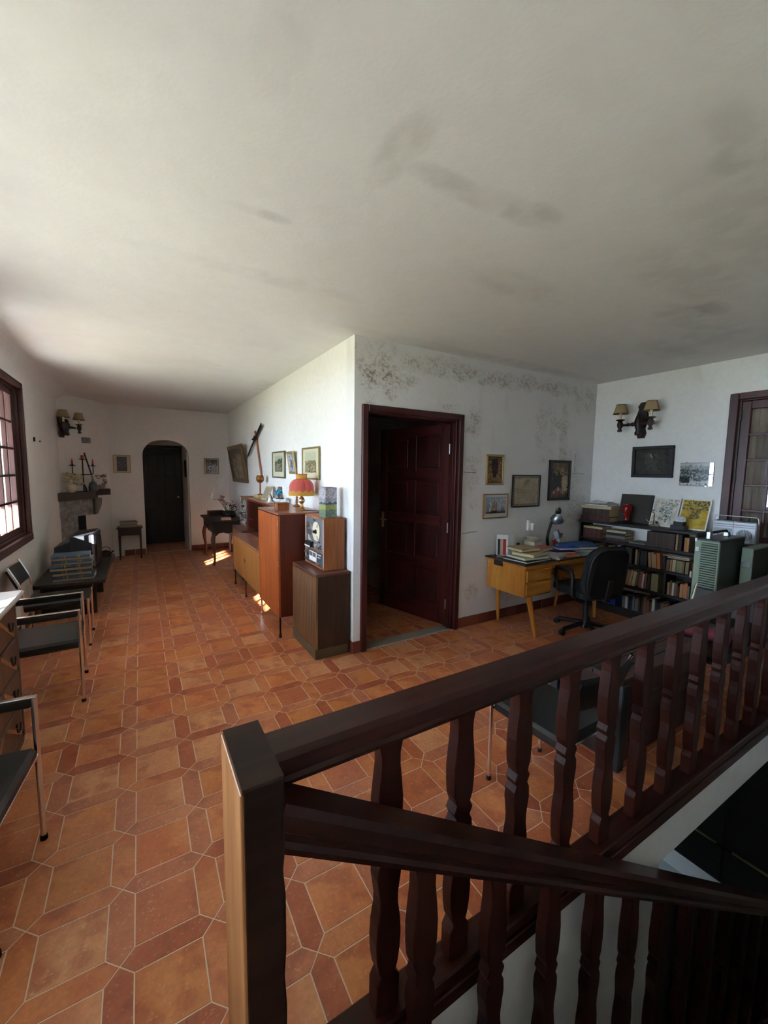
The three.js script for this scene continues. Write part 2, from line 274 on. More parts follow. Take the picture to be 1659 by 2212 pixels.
function skirting(name, label, x0, z0, x1, z1, nx, nz) {   // a run of small skirting tiles on a wall whose normal is (nx, nz)
  const g = structGroup(name, label, 'skirting'), L = Math.hypot(x1 - x0, z1 - z0), n = Math.max(1, Math.round(L / 0.145)), dx = (x1 - x0) / n, dz = (z1 - z0) / n, l = Math.hypot(dx, dz) - 0.004;
  const t = finish([box(l, 0.108, 0.012, 0, 0.055, 0, 0.003)]);
  for (let i = 0; i < n; i++) { const o = shade(new THREE.Mesh(t, pick(skirtMats))); o.name = 'tile'; o.position.set(x0 + dx * (i + 0.5) + nx * 0.007, 0, z0 + dz * (i + 0.5) + nz * 0.007); o.rotation.y = Math.atan2(-dz, dx); g.add(o); }
  return g;
}

// ---------- walls ----------
const W1 = [-2.47, -0.65], W2 = [-0.2, 2.42], W3 = [2.9, 4.4], SILL = 0.9, HEAD = 2.42;
struct('wall_left', 'white plastered wall holding the small-paned windows', 'wall', wallMat,
  bb(-2.85, XL, -0.26, SILL, -5.85, 4.85), bb(-2.85, XL, HEAD, H, -5.85, 4.85), ...[[-5.85, W1[0]], [W1[1], W2[0]], [W2[1], W3[0]], [W3[1], 4.85]].map(([p, q]) => bb(-2.85, XL, SILL, HEAD, p, q)));
{
  const r = 0.2, pts = [[0, 0]]; for (let i = 0; i <= 10; i++) { const t = i / 10 * Math.PI / 2; pts.push([r - r * Math.sin(t), -r + r * Math.cos(t)].map((v, k) => (k ? -(r - r * Math.cos(t)) : v))); }
  const q = [[0, 0.002], [r, 0.002]]; for (let i = 0; i <= 10; i++) { const t = i / 10 * Math.PI / 2; q.push([r - r * Math.sin(t), -(r - r * Math.cos(t))]); }
  const g = extrude(q, 9.5).translate(XL, H, -4.85); struct('trim_1', 'rounded plaster cove where window wall meets ceiling', 'cove', wallMat, g);
}
{
  const s = shape([[-2.85, -0.26], [0.15, -0.26], [0.15, H], [-2.85, H]]), h = new THREE.Path(); h.moveTo(-1.51, 0); h.lineTo(-0.735, 0); h.lineTo(-0.735, 1.84);
  for (let i = 1; i < 20; i++) { const t = i / 20 * Math.PI; h.lineTo(-1.1225 + 0.3875 * Math.sign(Math.cos(t)) * Math.abs(Math.cos(t)) ** 0.9, 1.84 + 0.315 * Math.sin(t) ** 0.85); }
  h.lineTo(-1.51, 1.84); h.lineTo(-1.51, 0); s.holes.push(h);
  struct('wall_far', 'white end wall with a rounded archway', 'wall', wallMat, extrude(s, 0.15).translate(0, 0, ZF - 0.15));
}
struct('wall_corridor', 'white wall hung with pictures above the sideboard', 'wall', wallMat, bb(0, 0.15, -0.26, H, -5.85, -0.15));
{
  const s = shape([[0, -0.26], [3.54, -0.26], [3.54, H], [0, H]]), h = new THREE.Path(); h.moveTo(0.115, 0); h.lineTo(1.16, 0); h.lineTo(1.16, 2.135); h.lineTo(0.115, 2.135); h.lineTo(0.115, 0); s.holes.push(h);
  struct('wall_desk', 'damp-stained white wall around the dark doorway', 'wall', deskWallMat, extrude(s, 0.15).translate(0, 0, -0.15));
}
struct('wall_right', 'white wall behind the bookcase and wall lamp', 'wall', wallMat,
  bb(3.47, 3.54, LOW, H, -0.15, 4.85), bb(XR, 3.47, LOW, -0.001, -0.15, 4.85), bb(XR, 3.47, -0.001, H, -0.15, 1.43), bb(XR, 3.47, -0.001, H, 2.43, 4.85), bb(XR, 3.47, 2.36, H, 1.43, 2.43));
struct('wall_back', 'white wall closing the landing', 'wall', wallMat, bb(-2.85, -1.3, -0.26, H, ZB, ZB + 0.15), bb(-1.36, 3.54, LOW, H, 3.42, 3.57), bb(-1.36, -1.3, -0.26, H, 3.57, ZB + 0.15));
struct('ceiling', 'flat plaster ceiling with dirty smears', 'ceiling', ceilMat, bb(-3, 3.6, H, H + 0.15, -7.2, 5));
struct('wall_bedroom', 'plain walls of the dark room beyond the doorway', 'wall', wallMat, bb(0.15, 3.54, -0.26, H, -3.35, -3.2), bb(3.39, 3.54, -0.26, H, -3.35, -0.15));
struct('wall_passage', 'plain walls of the passage behind the archway', 'wall', wallMat, bb(-0.755, -0.63, -0.26, H, -7.05, -5.85), bb(-1.75, -1.6, -0.26, H, -7.05, -5.85), bb(-1.75, -0.63, -0.26, H, -7.05, -6.92), bb(-1.6, -0.755, 2.32, 2.36, -6.92, -5.85));
struct('wall_stairs', 'white wall below the floor edge beside the stairs', 'wall', wallMat, bb(-1.36, 0.56, LOW, -0.26, 2.15, 2.255), bb(-1.46, -1.36, LOW, -0.26, 2.15, 3.57));
struct('trim_2', 'white plaster edge of the floor slab over the stairwell', 'slab edge', wallMat, bb(-1.36, XR, -0.262, -0.03, 2.255, 2.268));
struct('floor_lower', 'pale floor of the storey below', 'floor', M(0x9aa19c, 0.5), bb(-1.5, 3.6, LOW - 0.1, LOW, -0.9, 3.6));
struct('wall_lower', 'white walls of the storey below', 'wall', wallMat, bb(-1.5, 2.85, LOW, -0.26, -0.9, -0.75), bb(3.25, 3.54, LOW, -0.26, -0.9, -0.75), bb(2.85, 3.25, -1.7, -0.26, -0.9, -0.75), bb(-1.5, -1.36, LOW, -0.26, -0.75, 2.15), bb(3.39, 3.54, LOW, -0.26, -0.9, -0.15));
skirting('baseboard_far', 'dark red skirting tiles under the archway wall', -1.86, ZF, -1.52, ZF, 0, 1);
skirting('baseboard_far', 'dark red skirting tiles between archway and corner table', -0.73, ZF, 0, ZF, 0, 1);
skirting('baseboard_corridor', 'dark red skirting tiles behind the sideboard', 0, -5.69, 0, 0, -1, 0);
skirting('baseboard_corner', 'dark red skirting tile beside the door casing at the wall corner', -0.012, 0, 0.07, 0, 0, 1);
skirting('baseboard_desk', 'dark red skirting tiles beneath the desk', 1.215, 0, XR, 0, 0, 1);
skirting('baseboard_right', 'dark red skirting tiles behind the bookcase', XR, 0.01, XR, 1.36, -1, 0);
skirting('baseboard_left', 'dark red skirting tiles under the windows', XL, -4.3, XL, ZB, 1, 0);

// ---------- windows ----------
function windowUnit(name, label, [za, zb], leaves = 2) {
  const g = structGroup(name, label, 'window', [XL, 0, (za + zb) / 2]), wd = (zb - za) / 2, y0 = SILL, y1 = HEAD;   // local z runs -wd..wd
  part('casing', WOOD.windowWood, g, bb(-0.01, 0.028, y0 - 0.05, y1 + 0.05, -wd - 0.05, -wd + 0.012, 0.006), bb(-0.01, 0.028, y0 - 0.05, y1 + 0.05, wd - 0.012, wd + 0.05, 0.006), bb(-0.01, 0.028, y1 - 0.012, y1 + 0.05, -wd - 0.05, wd + 0.05, 0.006), bb(-0.01, 0.034, y0 - 0.06, y0 + 0.012, -wd - 0.05, wd + 0.05, 0.006));
  part('frame', WOOD.windowWood, g, bb(-0.11, -0.012, y0, y1, -wd, -wd + 0.05, 0.004), bb(-0.11, -0.012, y0, y1, wd - 0.05, wd, 0.004), bb(-0.11, -0.012, y1 - 0.04, y1, -wd, wd, 0.004), bb(-0.11, -0.012, y0, y0 + 0.04, -wd, wd, 0.004));
  part('sill', M(0xd8d2c6, 0.6), g, bb(-0.3, -0.11, y0 - 0.03, y0 + 0.01, -wd, wd, 0.005));
  for (let s = 0; s < leaves; s++) {
    const lw = (2 * wd - 0.1) / leaves, a = -wd + 0.05 + s * lw + 0.001, b = a + lw - 0.002, p = y0 + 0.04, q = y1 - 0.04, st = 0.095, rl = 0.06, mw = 0.022, x0 = -0.08, x1 = -0.035;
    const cols = 3, rows = 5, gw = (b - a - 2 * st) / cols, gh = (q - p - 2 * rl) / rows;
    const sash = part('sash', WOOD.windowWood, g, bb(x0, x1, p, q, a, a + st, 0.004), bb(x0, x1, p, q, b - st, b, 0.004), bb(x0, x1, q - rl, q, a + st, b - st, 0.004), bb(x0, x1, p, p + rl, a + st, b - st, 0.004));
    const bars = []; for (let i = 1; i < cols; i++) bars.push(bb(x0 + 0.006, x1 - 0.004, p + rl, q - rl, a + st + gw * i - mw / 2, a + st + gw * i + mw / 2, 0.003));
    for (let j = 1; j < rows; j++) bars.push(bb(x0 + 0.007, x1 - 0.005, p + rl + gh * j - mw / 2, p + rl + gh * j + mw / 2, a + st, b - st, 0.003));
    part('glazing_bars', WOOD.windowWood, sash, bars);
    const pane = finish([box(0.003, gh - mw * 0.6, gw - mw * 0.6)]);
    for (let i = 0; i < cols; i++) for (let j = 0; j < rows; j++) { const o = new THREE.Mesh(pane, MAT.glass); o.name = 'pane'; o.position.set(-0.056, p + rl + gh * (j + 0.5), a + st + gw * (i + 0.5)); sash.add(o); }
    if (s === 1) part('handle', MAT.iron, sash, bb(-0.035, -0.02, 1.5, 1.62, a + 0.02, a + 0.04, 0.004), bar([-0.02, 1.56, a + 0.03], [0.0, 1.5, a + 0.03], 0.006));
  }
  if (za === W1[0]) parts('shutter', M(0xa5632f, 0.6), g, bb(-0.72, -0.26, y0 + 0.01, y1, -wd - 0.01, -wd + 0.025, 0.004), bb(-0.72, -0.26, y0 + 0.01, y1, wd - 0.025, wd + 0.01, 0.004));
  return g;
}
windowUnit('window_1', 'small-paned dark wooden casement window near the fireplace', W1);
windowUnit('window_2', 'small-paned dark wooden casement window above the chest of drawers', W2, 3);
windowUnit('window_3', 'added unseen small-paned casement window bringing daylight to the stair landing', W3);  // extra window put in out of view to brighten stairwell and desk side

// ---------- outside: covered terrace, ground ----------
const stucco = M(0xdcdad6, 0.9);
struct('terrace_floor', 'pale terrace floor outside the windows', 'terrace', M(0xcfcbc5, 0.8), bb(-4.75, -2.85, -0.2, -0.06, -7, 7));
struct('terrace_roof', 'white veranda roof outside the windows', 'roof', stucco, bb(-4.75, -2.85, 2.62, 2.76, -7, 7), bb(-4.75, -4.55, 2.27, 2.62, -7, 7));
for (const z of [-5.6, -3.6]) struct('terrace_column', 'square white veranda column', 'column', stucco, bb(-4.75, -4.57, -0.06, 2.27, z - 0.1, z + 0.1, 0.01));
for (const [a, b] of [[1.08, 1.62], [2.45, 3.2], [4.2, 5.0]]) struct('terrace_pier', 'added white pier keeping the sun off some window leaves', 'column', stucco, bb(-4.75, -4.57, -0.06, 2.27, a, b, 0.01));  // unseen piers, sized to shade window leaves and trim the sun patches
struct('terrace_end', 'added white wall keeping the sun out of the landing window', 'wall', stucco, bb(-4.75, -2.85, -0.06, 2.62, 5.0, 5.15));  // unseen, put here to stop sun entering the added landing window
struct('ground', 'dry garden ground around the house', 'ground', M(0x8f8a6c, 0.95), bb(-60, 60, -3.3, -3.2, -60, 60));

// ---------- balustrade and stairs ----------
const profileHalf = [[0, 0.036], [0.11, 0.036], [0.118, 0.033], [0.14, 0.021], [0.165, 0.029], [0.21, 0.035], [0.27, 0.038], [0.33, 0.035], [0.385, 0.027], [0.42, 0.026], [0.46, 0.031], [0.50, 0.036], [0.54, 0.034], [0.565, 0.023], [0.592, 0.034], [0.618, 0.023], [0.65, 0.033], [0.70, 0.037], [0.76, 0.038], [0.82, 0.033], [0.88, 0.027], [0.92, 0.027], [0.96, 0.034], [1, 0.043]];
function balusterGeo(h, th = 0.046) { return extrude([...profileHalf.map(([t, w]) => [w, t * h]), ...profileHalf.slice().reverse().map(([t, w]) => [-w, t * h])], th, 0.003).translate(0, 0, -th / 2); }
function railProfile() { return [[-0.046, 0], [-0.05, 0.012], [-0.042, 0.02], [-0.042, 0.032], [-0.052, 0.04], [-0.052, 0.066], [-0.042, 0.08], [0.042, 0.08], [0.052, 0.066], [0.052, 0.04], [0.042, 0.032], [0.042, 0.02], [0.05, 0.012], [0.046, 0]]; }
{
  const g = thing('balustrade', 'dark wooden balustrade along the edge of the tiled floor', 'balustrade');
  const x0 = -1.345, x1 = 3.386, zc = 2.2225;
  part('handrail', WOOD.rail, g, extrude(railProfile(), x1 - x0).rotateY(Math.PI / 2).translate(x0, 0.91, zc + 0.01));
  part('bottom_rail', WOOD.rail, g, bb(x0, x1, -0.002, 0.06, zc - 0.045, zc + 0.05, 0.006), bb(x0, x1, -0.03, 0.022, zc + 0.046, zc + 0.062, 0.004));
  const bg = finish([balusterGeo(0.86)]);
  for (let i = 0; i < 17; i++) { const x = -1.006 + i * 0.2685; if (x > 3.36) break; const o = shade(new THREE.Mesh(bg, WOOD.baluster)); o.name = 'baluster'; o.position.set(x, 0.058, zc); g.add(o); }
  const n = thing('newel_post', 'broad dark newel post with its window-lit side coloured paler at the head of the stairs', 'newel post', [-1.385, -0.05, 2.27]);
  const e = [[0, .04], [.3, .04], [.36, .036], [.42, .04], [.55, .041], [.62, .037], [.68, .041], [.8, .041], [.86, .036], [.9, .04], [1.06, .04]];
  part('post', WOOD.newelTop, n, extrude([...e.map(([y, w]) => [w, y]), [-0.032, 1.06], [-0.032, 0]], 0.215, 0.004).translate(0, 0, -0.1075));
  part('side_board', WOOD.newelSide, n, bb(-0.04, -0.0318, 0, 1.055, -0.1055, 0.1055, 0.002));  // paler wood tone paints the window light falling on this side
  // sloping rail of the stair flight
  const s = thing('stair_balustrade', 'sloping dark wooden handrail with balusters going down the stairs', 'balustrade');
  const k = -0.655, L = 4.4, ang = Math.atan(k), zs = 2.327, xs = -1.345, ys = 0.95;   // ys: top of the rail at the newel
  const len = L / Math.cos(ang);
  part('handrail', WOOD.rail, s, extrude(railProfile().map(([a, b]) => [a * 0.9, b * 1.15]), len).rotateY(Math.PI / 2).translate(0.012, -0.092, 0).rotateZ(ang).translate(xs, ys, zs));
  part('string_board', WOOD.rail, s, extrude([[-0.022, -0.28], [0.022, -0.28], [0.022, 0], [-0.022, 0]], len).rotateY(Math.PI / 2).translate(0.16, 0, 0).rotateZ(ang).translate(xs, ys - 0.95, zs));
  const bs = finish([balusterGeo(0.9, 0.044)]);
  for (let i = 0; i < 15; i++) { const x = -0.955 + i * 0.278; if (x > 2.95) break; const o = shade(new THREE.Mesh(bs, WOOD.baluster)); o.name = 'baluster'; o.position.set(x, ys + k * (x - xs) - 0.97, zs); s.add(o); }
  const st = structGroup('stairs', 'dark wooden steps going down beside the white wall', 'stairs');
  for (let i = 0; i < 16; i++) { const x = -1.36 + i * 0.262, y = -0.171 * (i + 1); part('step', WOOD.dark, st, bb(x, x + 0.29, y - 0.04, y, 2.345, 3.41, 0.005), bb(x, x + 0.02, y, y + 0.135, 2.345, 3.41)); }
}

// ---------- chairs: chromed tube and black leatherette ----------
function makeChair(name, label, arms, pos, turn, group) {   // faces +x
  const g = thing(name, label, 'chair', pos, turn, group), r = 0.011, hw = arms ? 0.24 : 0.21, fx = 0.23, bx = -0.22, sy = 0.44;
  part('seat', MAT.leather, g, box(0.46, 0.065, hw * 2 - 0.025, 0.005, sy - 0.03, 0, 0.016));
  for (const s of [-1, 1]) {
    if (arms) part('front_leg', MAT.chrome, g, bar([fx, 0.012, s * hw], [fx, 0.655, s * hw], r, 10)); else part('front_leg', MAT.chrome, g, bar([fx, 0.012, s * hw], [fx, sy, s * hw], r, 10));
    part('rear_leg', MAT.chrome, g, roundPath([[bx, 0.012, s * hw], [bx, 0.60, s * hw], [bx - 0.075, 0.775, s * hw]], 0.04, r, 10));
    parts('foot_cap', MAT.rubber, g, cyl(0.014, 0.013, 0.022, fx, 0.011, s * hw, 10), cyl(0.014, 0.013, 0.022, bx, 0.011, s * hw, 10));
    if (arms) { const a = part('armrest', MAT.leather, g, box(fx - bx - 0.02, 0.04, 0.024, (fx + bx) / 2, 0.628, s * hw, 0.005)); part('arm_trim', MAT.chrome, a, box(fx - bx + 0.02, 0.007, 0.026, (fx + bx) / 2, 0.652, s * hw, 0.002)); }
  }
  parts('seat_rail', MAT.chrome, g, bar([fx, sy - 0.045, -hw], [fx, sy - 0.045, hw], 0.008), bar([bx, sy - 0.045, -hw], [bx, sy - 0.045, hw], 0.008));
  const c = new THREE.Shape(); c.moveTo(0, -hw + 0.012); c.quadraticCurveTo(-0.05, 0, 0, hw - 0.012); c.lineTo(-0.02, hw - 0.012); c.quadraticCurveTo(-0.07, 0, -0.02, -hw + 0.012); c.closePath();
  part('backrest', MAT.leather, g, tf(extrude(c, 0.17, 0.006).rotateX(Math.PI / 2).translate(0, 0.17, 0), [bx - 0.005, 0.595, 0], [0, 0, 0.38]));
  return g;
}
makeChair('dining_chair', 'black and chrome armless chair beside the television bench', false, [-2.245, 0, -1.52], 0.03);
makeChair('armchair', 'black armchair with chromed arms beside the far end of the drawer chest', true, [-2.2, 0, -0.47], 0.06);
makeChair('armchair', 'black armchair with chromed arms standing beside the stair newel end of the drawer chest', true, [-2.235, 0, 1.185], -0.1);
makeChair('dining_chair', 'black and chrome armless chair pulled up between railing and doorway', false, [0.175, 0, 1.885], Math.PI / 2 + 0.02).scale.x = 0.88;
makeChair('dining_chair', 'black and chrome armless chair beyond the wooden trunk', false, [1.84, 0, 1.9], Math.PI - 0.05);

// ---------- chest of drawers ----------
{
  const g = thing('chest_of_drawers', 'brown chest of drawers with a pale stone top and ring handles', 'chest', [-2.385, 0, 0.49]);   // front faces +x, front at x = 0.185
  const hx = 0.185, hz = 0.40;
  part('body', WOOD.chest, g, bb(-hx, hx - 0.02, 0.06, 0.87, -hz, hz, 0.012), bb(hx - 0.03, hx, 0.04, 0.86, -hz, -hz + 0.05, 0.014), bb(hx - 0.03, hx, 0.04, 0.86, hz - 0.05, hz, 0.014));
  part('plinth', WOOD.chest, g, bb(-hx, hx - 0.005, 0, 0.08, -hz + 0.01, hz - 0.01, 0.01));
  part('stone_top', M(0xc9c8c6, 0.22), g, bb(-hx - 0.01, hx + 0.035, 0.87, 0.9, -hz - 0.04, hz + 0.03, 0.009));
  for (let i = 0; i < 4; i++) {
    const y = 0.1 + i * 0.19, d = part('drawer', WOOD.chest, g, bb(hx - 0.018, hx + 0.004, y, y + 0.175, -hz + 0.06, hz - 0.06, 0.008));
    parts('inlay', WOOD.newelSide, d, ...[-1, 1].map((s) => tf(box(0.004, 0.02, 0.3), [hx + 0.0045, y + 0.09, s * 0.16], [s * 0.55, 0, 0])));
    for (const s of [-1, 1]) { part('handle', MAT.iron, d, tf(new THREE.TorusGeometry(0.035, 0.004, 6, 18, Math.PI), [hx + 0.016, y + 0.1, s * 0.2], [0, Math.PI / 2, Math.PI]), cyl(0.012, 0.012, 0.008, 0, 0, 0, 10).rotateZ(Math.PI / 2).translate(hx + 0.008, y + 0.1, s * 0.2)); }
  }
}

// ---------- television bench, television, volumes ----------
{
  const g = thing('bench', 'low dark bench carrying the television and blue volumes', 'bench', [-2.23, 0, -2.78]);
  part('top', WOOD.black, g, bb(-0.31, 0.3, 0.375, 0.42, -0.66, 0.66, 0.006));
  for (const s of [-1, 1]) part('leg_panel', WOOD.black, g, bb(-0.28, 0.2, 0, 0.376, s * 0.45 - 0.022, s * 0.45 + 0.022, 0.004));
  part('stretcher', WOOD.black, g, bb(-0.05, -0.02, 0.2, 0.3, -0.43, 0.43, 0.004), bb(0.1, 0.18, 0.3, 0.375, -0.6, 0.6, 0.004));
  const t = thing('television', 'old boxy dark grey television on the low bench', 'television', [-2.22, 0.42, -3.06], -0.02); t.scale.y = 0.9;   // screen faces +x
  const cab = M(0x1d222b, 0.4), lite = M(0x6c7077, 0.4);
  part('cabinet', cab, t, extrude([[-0.04, 0.02], [0.14, 0.02], [0.14, 0.44], [-0.06, 0.42], [-0.06, 0.02]], 0.60, 0.01).translate(0, 0, -0.3), extrude([[-0.23, 0.05], [-0.05, 0.03], [-0.05, 0.36], [-0.22, 0.28]], 0.44, 0.01).translate(0, 0, -0.22));
  part('bezel', lite, t, bb(0.14, 0.165, 0.015, 0.445, -0.31, 0.31, 0.008));
  const b = part('screen_surround', cab, t, bb(0.16, 0.178, 0.03, 0.43, -0.295, 0.295, 0.008));
  const sc = new THREE.PlaneGeometry(0.5, 0.34, 14, 10); { const p = sc.attributes.position; for (let i = 0; i < p.count; i++) p.setZ(i, 0.03 * (1 - (p.getX(i) / 0.27) ** 2 * 0.6 - (p.getY(i) / 0.19) ** 2 * 0.6)); sc.computeVertexNormals(); }
  part('screen', M(0x2c3236, 0.22), b, sc.rotateY(Math.PI / 2).translate(0.176, 0.235, 0.02));
  part('foot', cab, t, bb(-0.02, 0.13, 0, 0.022, -0.24, 0.24, 0.004));
  const gold = M(0x9c8246, 0.4, { metalness: 0.5 }), navy = [M(0x203c54, 0.45), M(0x26445c, 0.45), M(0x1f384c, 0.45)];
  const vols = [[0.058, 0.36, 0.24, 0.01], [0.054, 0.34, 0.23, -0.005], [0.058, 0.36, 0.25, -0.012], [0.05, 0.345, 0.23, 0.004], [0.052, 0.33, 0.23, -0.01]]; let y = 0.42;
  vols.forEach(([h, l, d, dx], i) => {
    const v = thing('hardback_volume', ['bottom', 'second', 'middle', 'fourth', 'topmost'][i] + ' navy blue volume with gold bands in the pile before the television', 'book', [-2.215 + dx, y, -2.3], rnd(-0.04, 0.04), 'navy volumes piled on the bench');
    part('cover', navy[i % 3], v, box(l, 0.004, d, 0, 0.002, 0), box(l, 0.004, d, 0, h - 0.002, 0), tf(new THREE.CylinderGeometry(h / 2, h / 2, l, 14, 1, false, 0, Math.PI), [0, h / 2, d / 2 - 0.004], [0, 0, Math.PI / 2], [1, 1, 0.35]));
    part('pages', MAT.paperOld, v, box(l - 0.012, h - 0.008, d - 0.012, 0, h / 2, -0.004));
    parts('gold_band', gold, v, ...[-0.08, -0.05, 0.055, 0.075].map((x, k) => tf(new THREE.CylinderGeometry(h / 2 + 0.0008, h / 2 + 0.0008, k % 2 ? 0.012 : 0.006, 14, 1, true, 0, Math.PI), [x, h / 2, d / 2 - 0.004], [0, 0, Math.PI / 2], [1, 1, 0.36])));
    y += h;
  });
}

// ---------- corner fireplace ----------
const stone = M(0xffffff, 0.9, { map: tex(512, 512, (u, v) => { const k = 0.55 + 0.45 * fbm(u, v, 20, 20, 201, 4) + 0.2 * (fbm(u, v, 80, 80, 202, 2) - 0.5); return [176 * k, 174 * k, 172 * k]; }, true, 1.2), bumpMap: plasterBump, bumpScale: 0.02 });
{
  struct('wall_chimney', 'white chimney breast across the corner above the fireplace', 'chimney breast', wallMat, prism([[-2.62, -4.65], [-2.36, -5.14], [-2.02, -5.71], [-2.62, -5.71]], 0, H));
  const g = thing('fireplace', 'corner fireplace of rough grey stone with a dark mantel shelf', 'fireplace');
  part('mantel_shelf', M(0x4a4644, 0.7, { bumpMap: grainBump, bumpScale: 0.004 }), g, prism([[-2.6, -4.38], [-2.19, -4.98], [-2.19, -5.33], [-2.36, -5.15], [-2.6, -4.66]], 1.115, 1.235));
  part('shelf_end', WOOD.darkH, g, prism([[-2.2, -4.98], [-2.0, -5.16], [-2.03, -5.3], [-2.19, -5.32]], 1.165, 1.265));
  part('bracket', M(0x6d6a68, 0.8), g, tf(extrude([[0, 0], [0.1, 0], [0.09, -0.1], [0.03, -0.24], [0, -0.25]], 0.09, 0.008), [-2.25, 1.115, -5.05], [0, 0.6, 0]));
  part('hood', stone, g, prism([[-2.6, -4.46], [-2.24, -4.98], [-2.25, -5.25], [-2.6, -4.66]], 0.86, 1.115));
  part('side_block', stone, g, prism([[-2.6, -4.5], [-2.42, -4.76], [-2.46, -5.0], [-2.6, -4.7]], 0, 0.855));
  part('firebox', M(0x0e0d0d, 0.95), g, prism([[-2.44, -4.84], [-2.34, -4.98], [-2.37, -5.12], [-2.46, -4.98]], 0.05, 0.855));
  part('hearth', stone, g, prism([[-2.6, -4.3], [-2.06, -4.9], [-2.0, -5.4], [-2.2, -5.3], [-2.6, -4.66]], 0, 0.12));
  const c = thing('candelabrum', 'black wrought iron candelabrum with three red candles on the mantel', 'candelabrum', [-2.33, 1.235, -4.84], 0.1);
  part('stand', MAT.iron, c, bar([0, 0, 0], [0, 0.5, 0], 0.009), tube([[-0.11, 0, 0.02], [-0.1, 0.1, 0.015], [0, 0.12, 0], [0.02, 0.05, 0.07], [0.03, 0, 0.09]], 0.007, 24), tube([[0, 0.12, 0], [0.03, 0.06, -0.05], [0.04, 0, -0.08]], 0.007, 12));
  const red = M(0xb0322c, 0.45);
  for (const [x, y0, h] of [[-0.13, 0.4, 0.085], [0, 0.5, 0.055], [0.13, 0.4, 0.085]]) {
    if (x) part('arm', MAT.iron, c, roundPath([[0, 0.27, 0], [x, 0.27, 0], [x, y0, 0]], 0.03, 0.007));
    part('drip_pan', MAT.iron, c, lathe([[0.001, 0], [0.03, 0], [0.05, 0.012], [0.048, 0.014], [0.02, 0.006], [0.018, 0.03], [0.001, 0.03]], x, y0, 0, 18));
    const k = part('candle', red, c, x ? lathe([[0.013, 0.02], [0.013, 0.06], [0.004, h + 0.03], [0.001, h + 0.034]], x, y0, 0, 12) : lathe([[0.022, 0.015], [0.022, h + 0.01], [0.016, h + 0.018], [0.001, h + 0.015]], x, y0, 0, 14)); k.userData.label = 'red wax candle';
  }
  const petals = (r) => { const l = []; for (let i = 0; i < 7; i++) { const a = i * 0.9; l.push(tf(sph(r * 0.55, 0, 0, 0, 7, [1, 0.35, 0.6]), [Math.cos(a) * r * 0.5, rnd(-0.3, 0.3) * r, Math.sin(a) * r * 0.5], [rnd(-0.6, 0.6), -a, 0.5])); } return l; };
  const d = thing('dried_flowers', 'cream dried flower bunch in a shell-shaped pot on the mantel', 'flowers', [-2.46, 1.235, -4.61]);
  part('pot', M(0xc8b9a4, 0.6), d, lathe([[0.001, 0], [0.035, 0], [0.07, 0.05], [0.065, 0.1], [0.05, 0.12], [0.045, 0.118], [0.055, 0.1], [0.001, 0.09]], 0, 0, 0, 18));
  for (let i = 0; i < 18; i++) { const f = part('blossom', i % 2 ? M(0xd8caa6, 0.8) : M(0xc9b892, 0.8), d, ...petals(rnd(0.035, 0.055))); f.position.set(rnd(-0.08, 0.13), rnd(0.1, 0.3), rnd(-0.05, 0.06)); }
  const e = thing('dried_flowers', 'purple and cream dried flower posy at the mantel end', 'flowers', [-2.12, 1.265, -5.17]);
  part('bowl', M(0x9a8a78, 0.6), e, lathe([[0.001, 0], [0.03, 0], [0.055, 0.04], [0.05, 0.07], [0.001, 0.06]], 0, 0, 0, 16));
  for (let i = 0; i < 8; i++) { const f = part('blossom', pick([M(0x6e5560, 0.8), M(0x8a7280, 0.8), M(0xb9a988, 0.8), M(0x57505a, 0.8)]), e, ...petals(rnd(0.035, 0.05))); f.position.set(rnd(-0.07, 0.07), rnd(0.08, 0.22), rnd(-0.05, 0.05)); }
  const bl = thing('bottle_stand', 'dark grey flask hung with chain below a black strap on the mantel', 'flask', [-2.22, 1.235, -4.98]);
  part('flask', M(0x4b5252, 0.5), bl, lathe([[0.001, 0], [0.06, 0], [0.065, 0.06], [0.05, 0.13], [0.02, 0.16], [0.015, 0.17], [0.001, 0.17]], 0, 0, 0, 16));
  parts('chain_link', MAT.iron, bl, ...[0, 1, 2, 3].map((i) => tf(new THREE.TorusGeometry(0.014, 0.004, 6, 12), [-0.004 * i, 0.18 + i * 0.024, 0], [0, i % 2 ? Math.PI / 2 : 0, 0])));
  part('strap', M(0x17181a, 0.6), bl, beam([-0.015, 0.27, 0], [-0.1, 0.62, -0.03], 0.022, 0.008, 0.003));
}
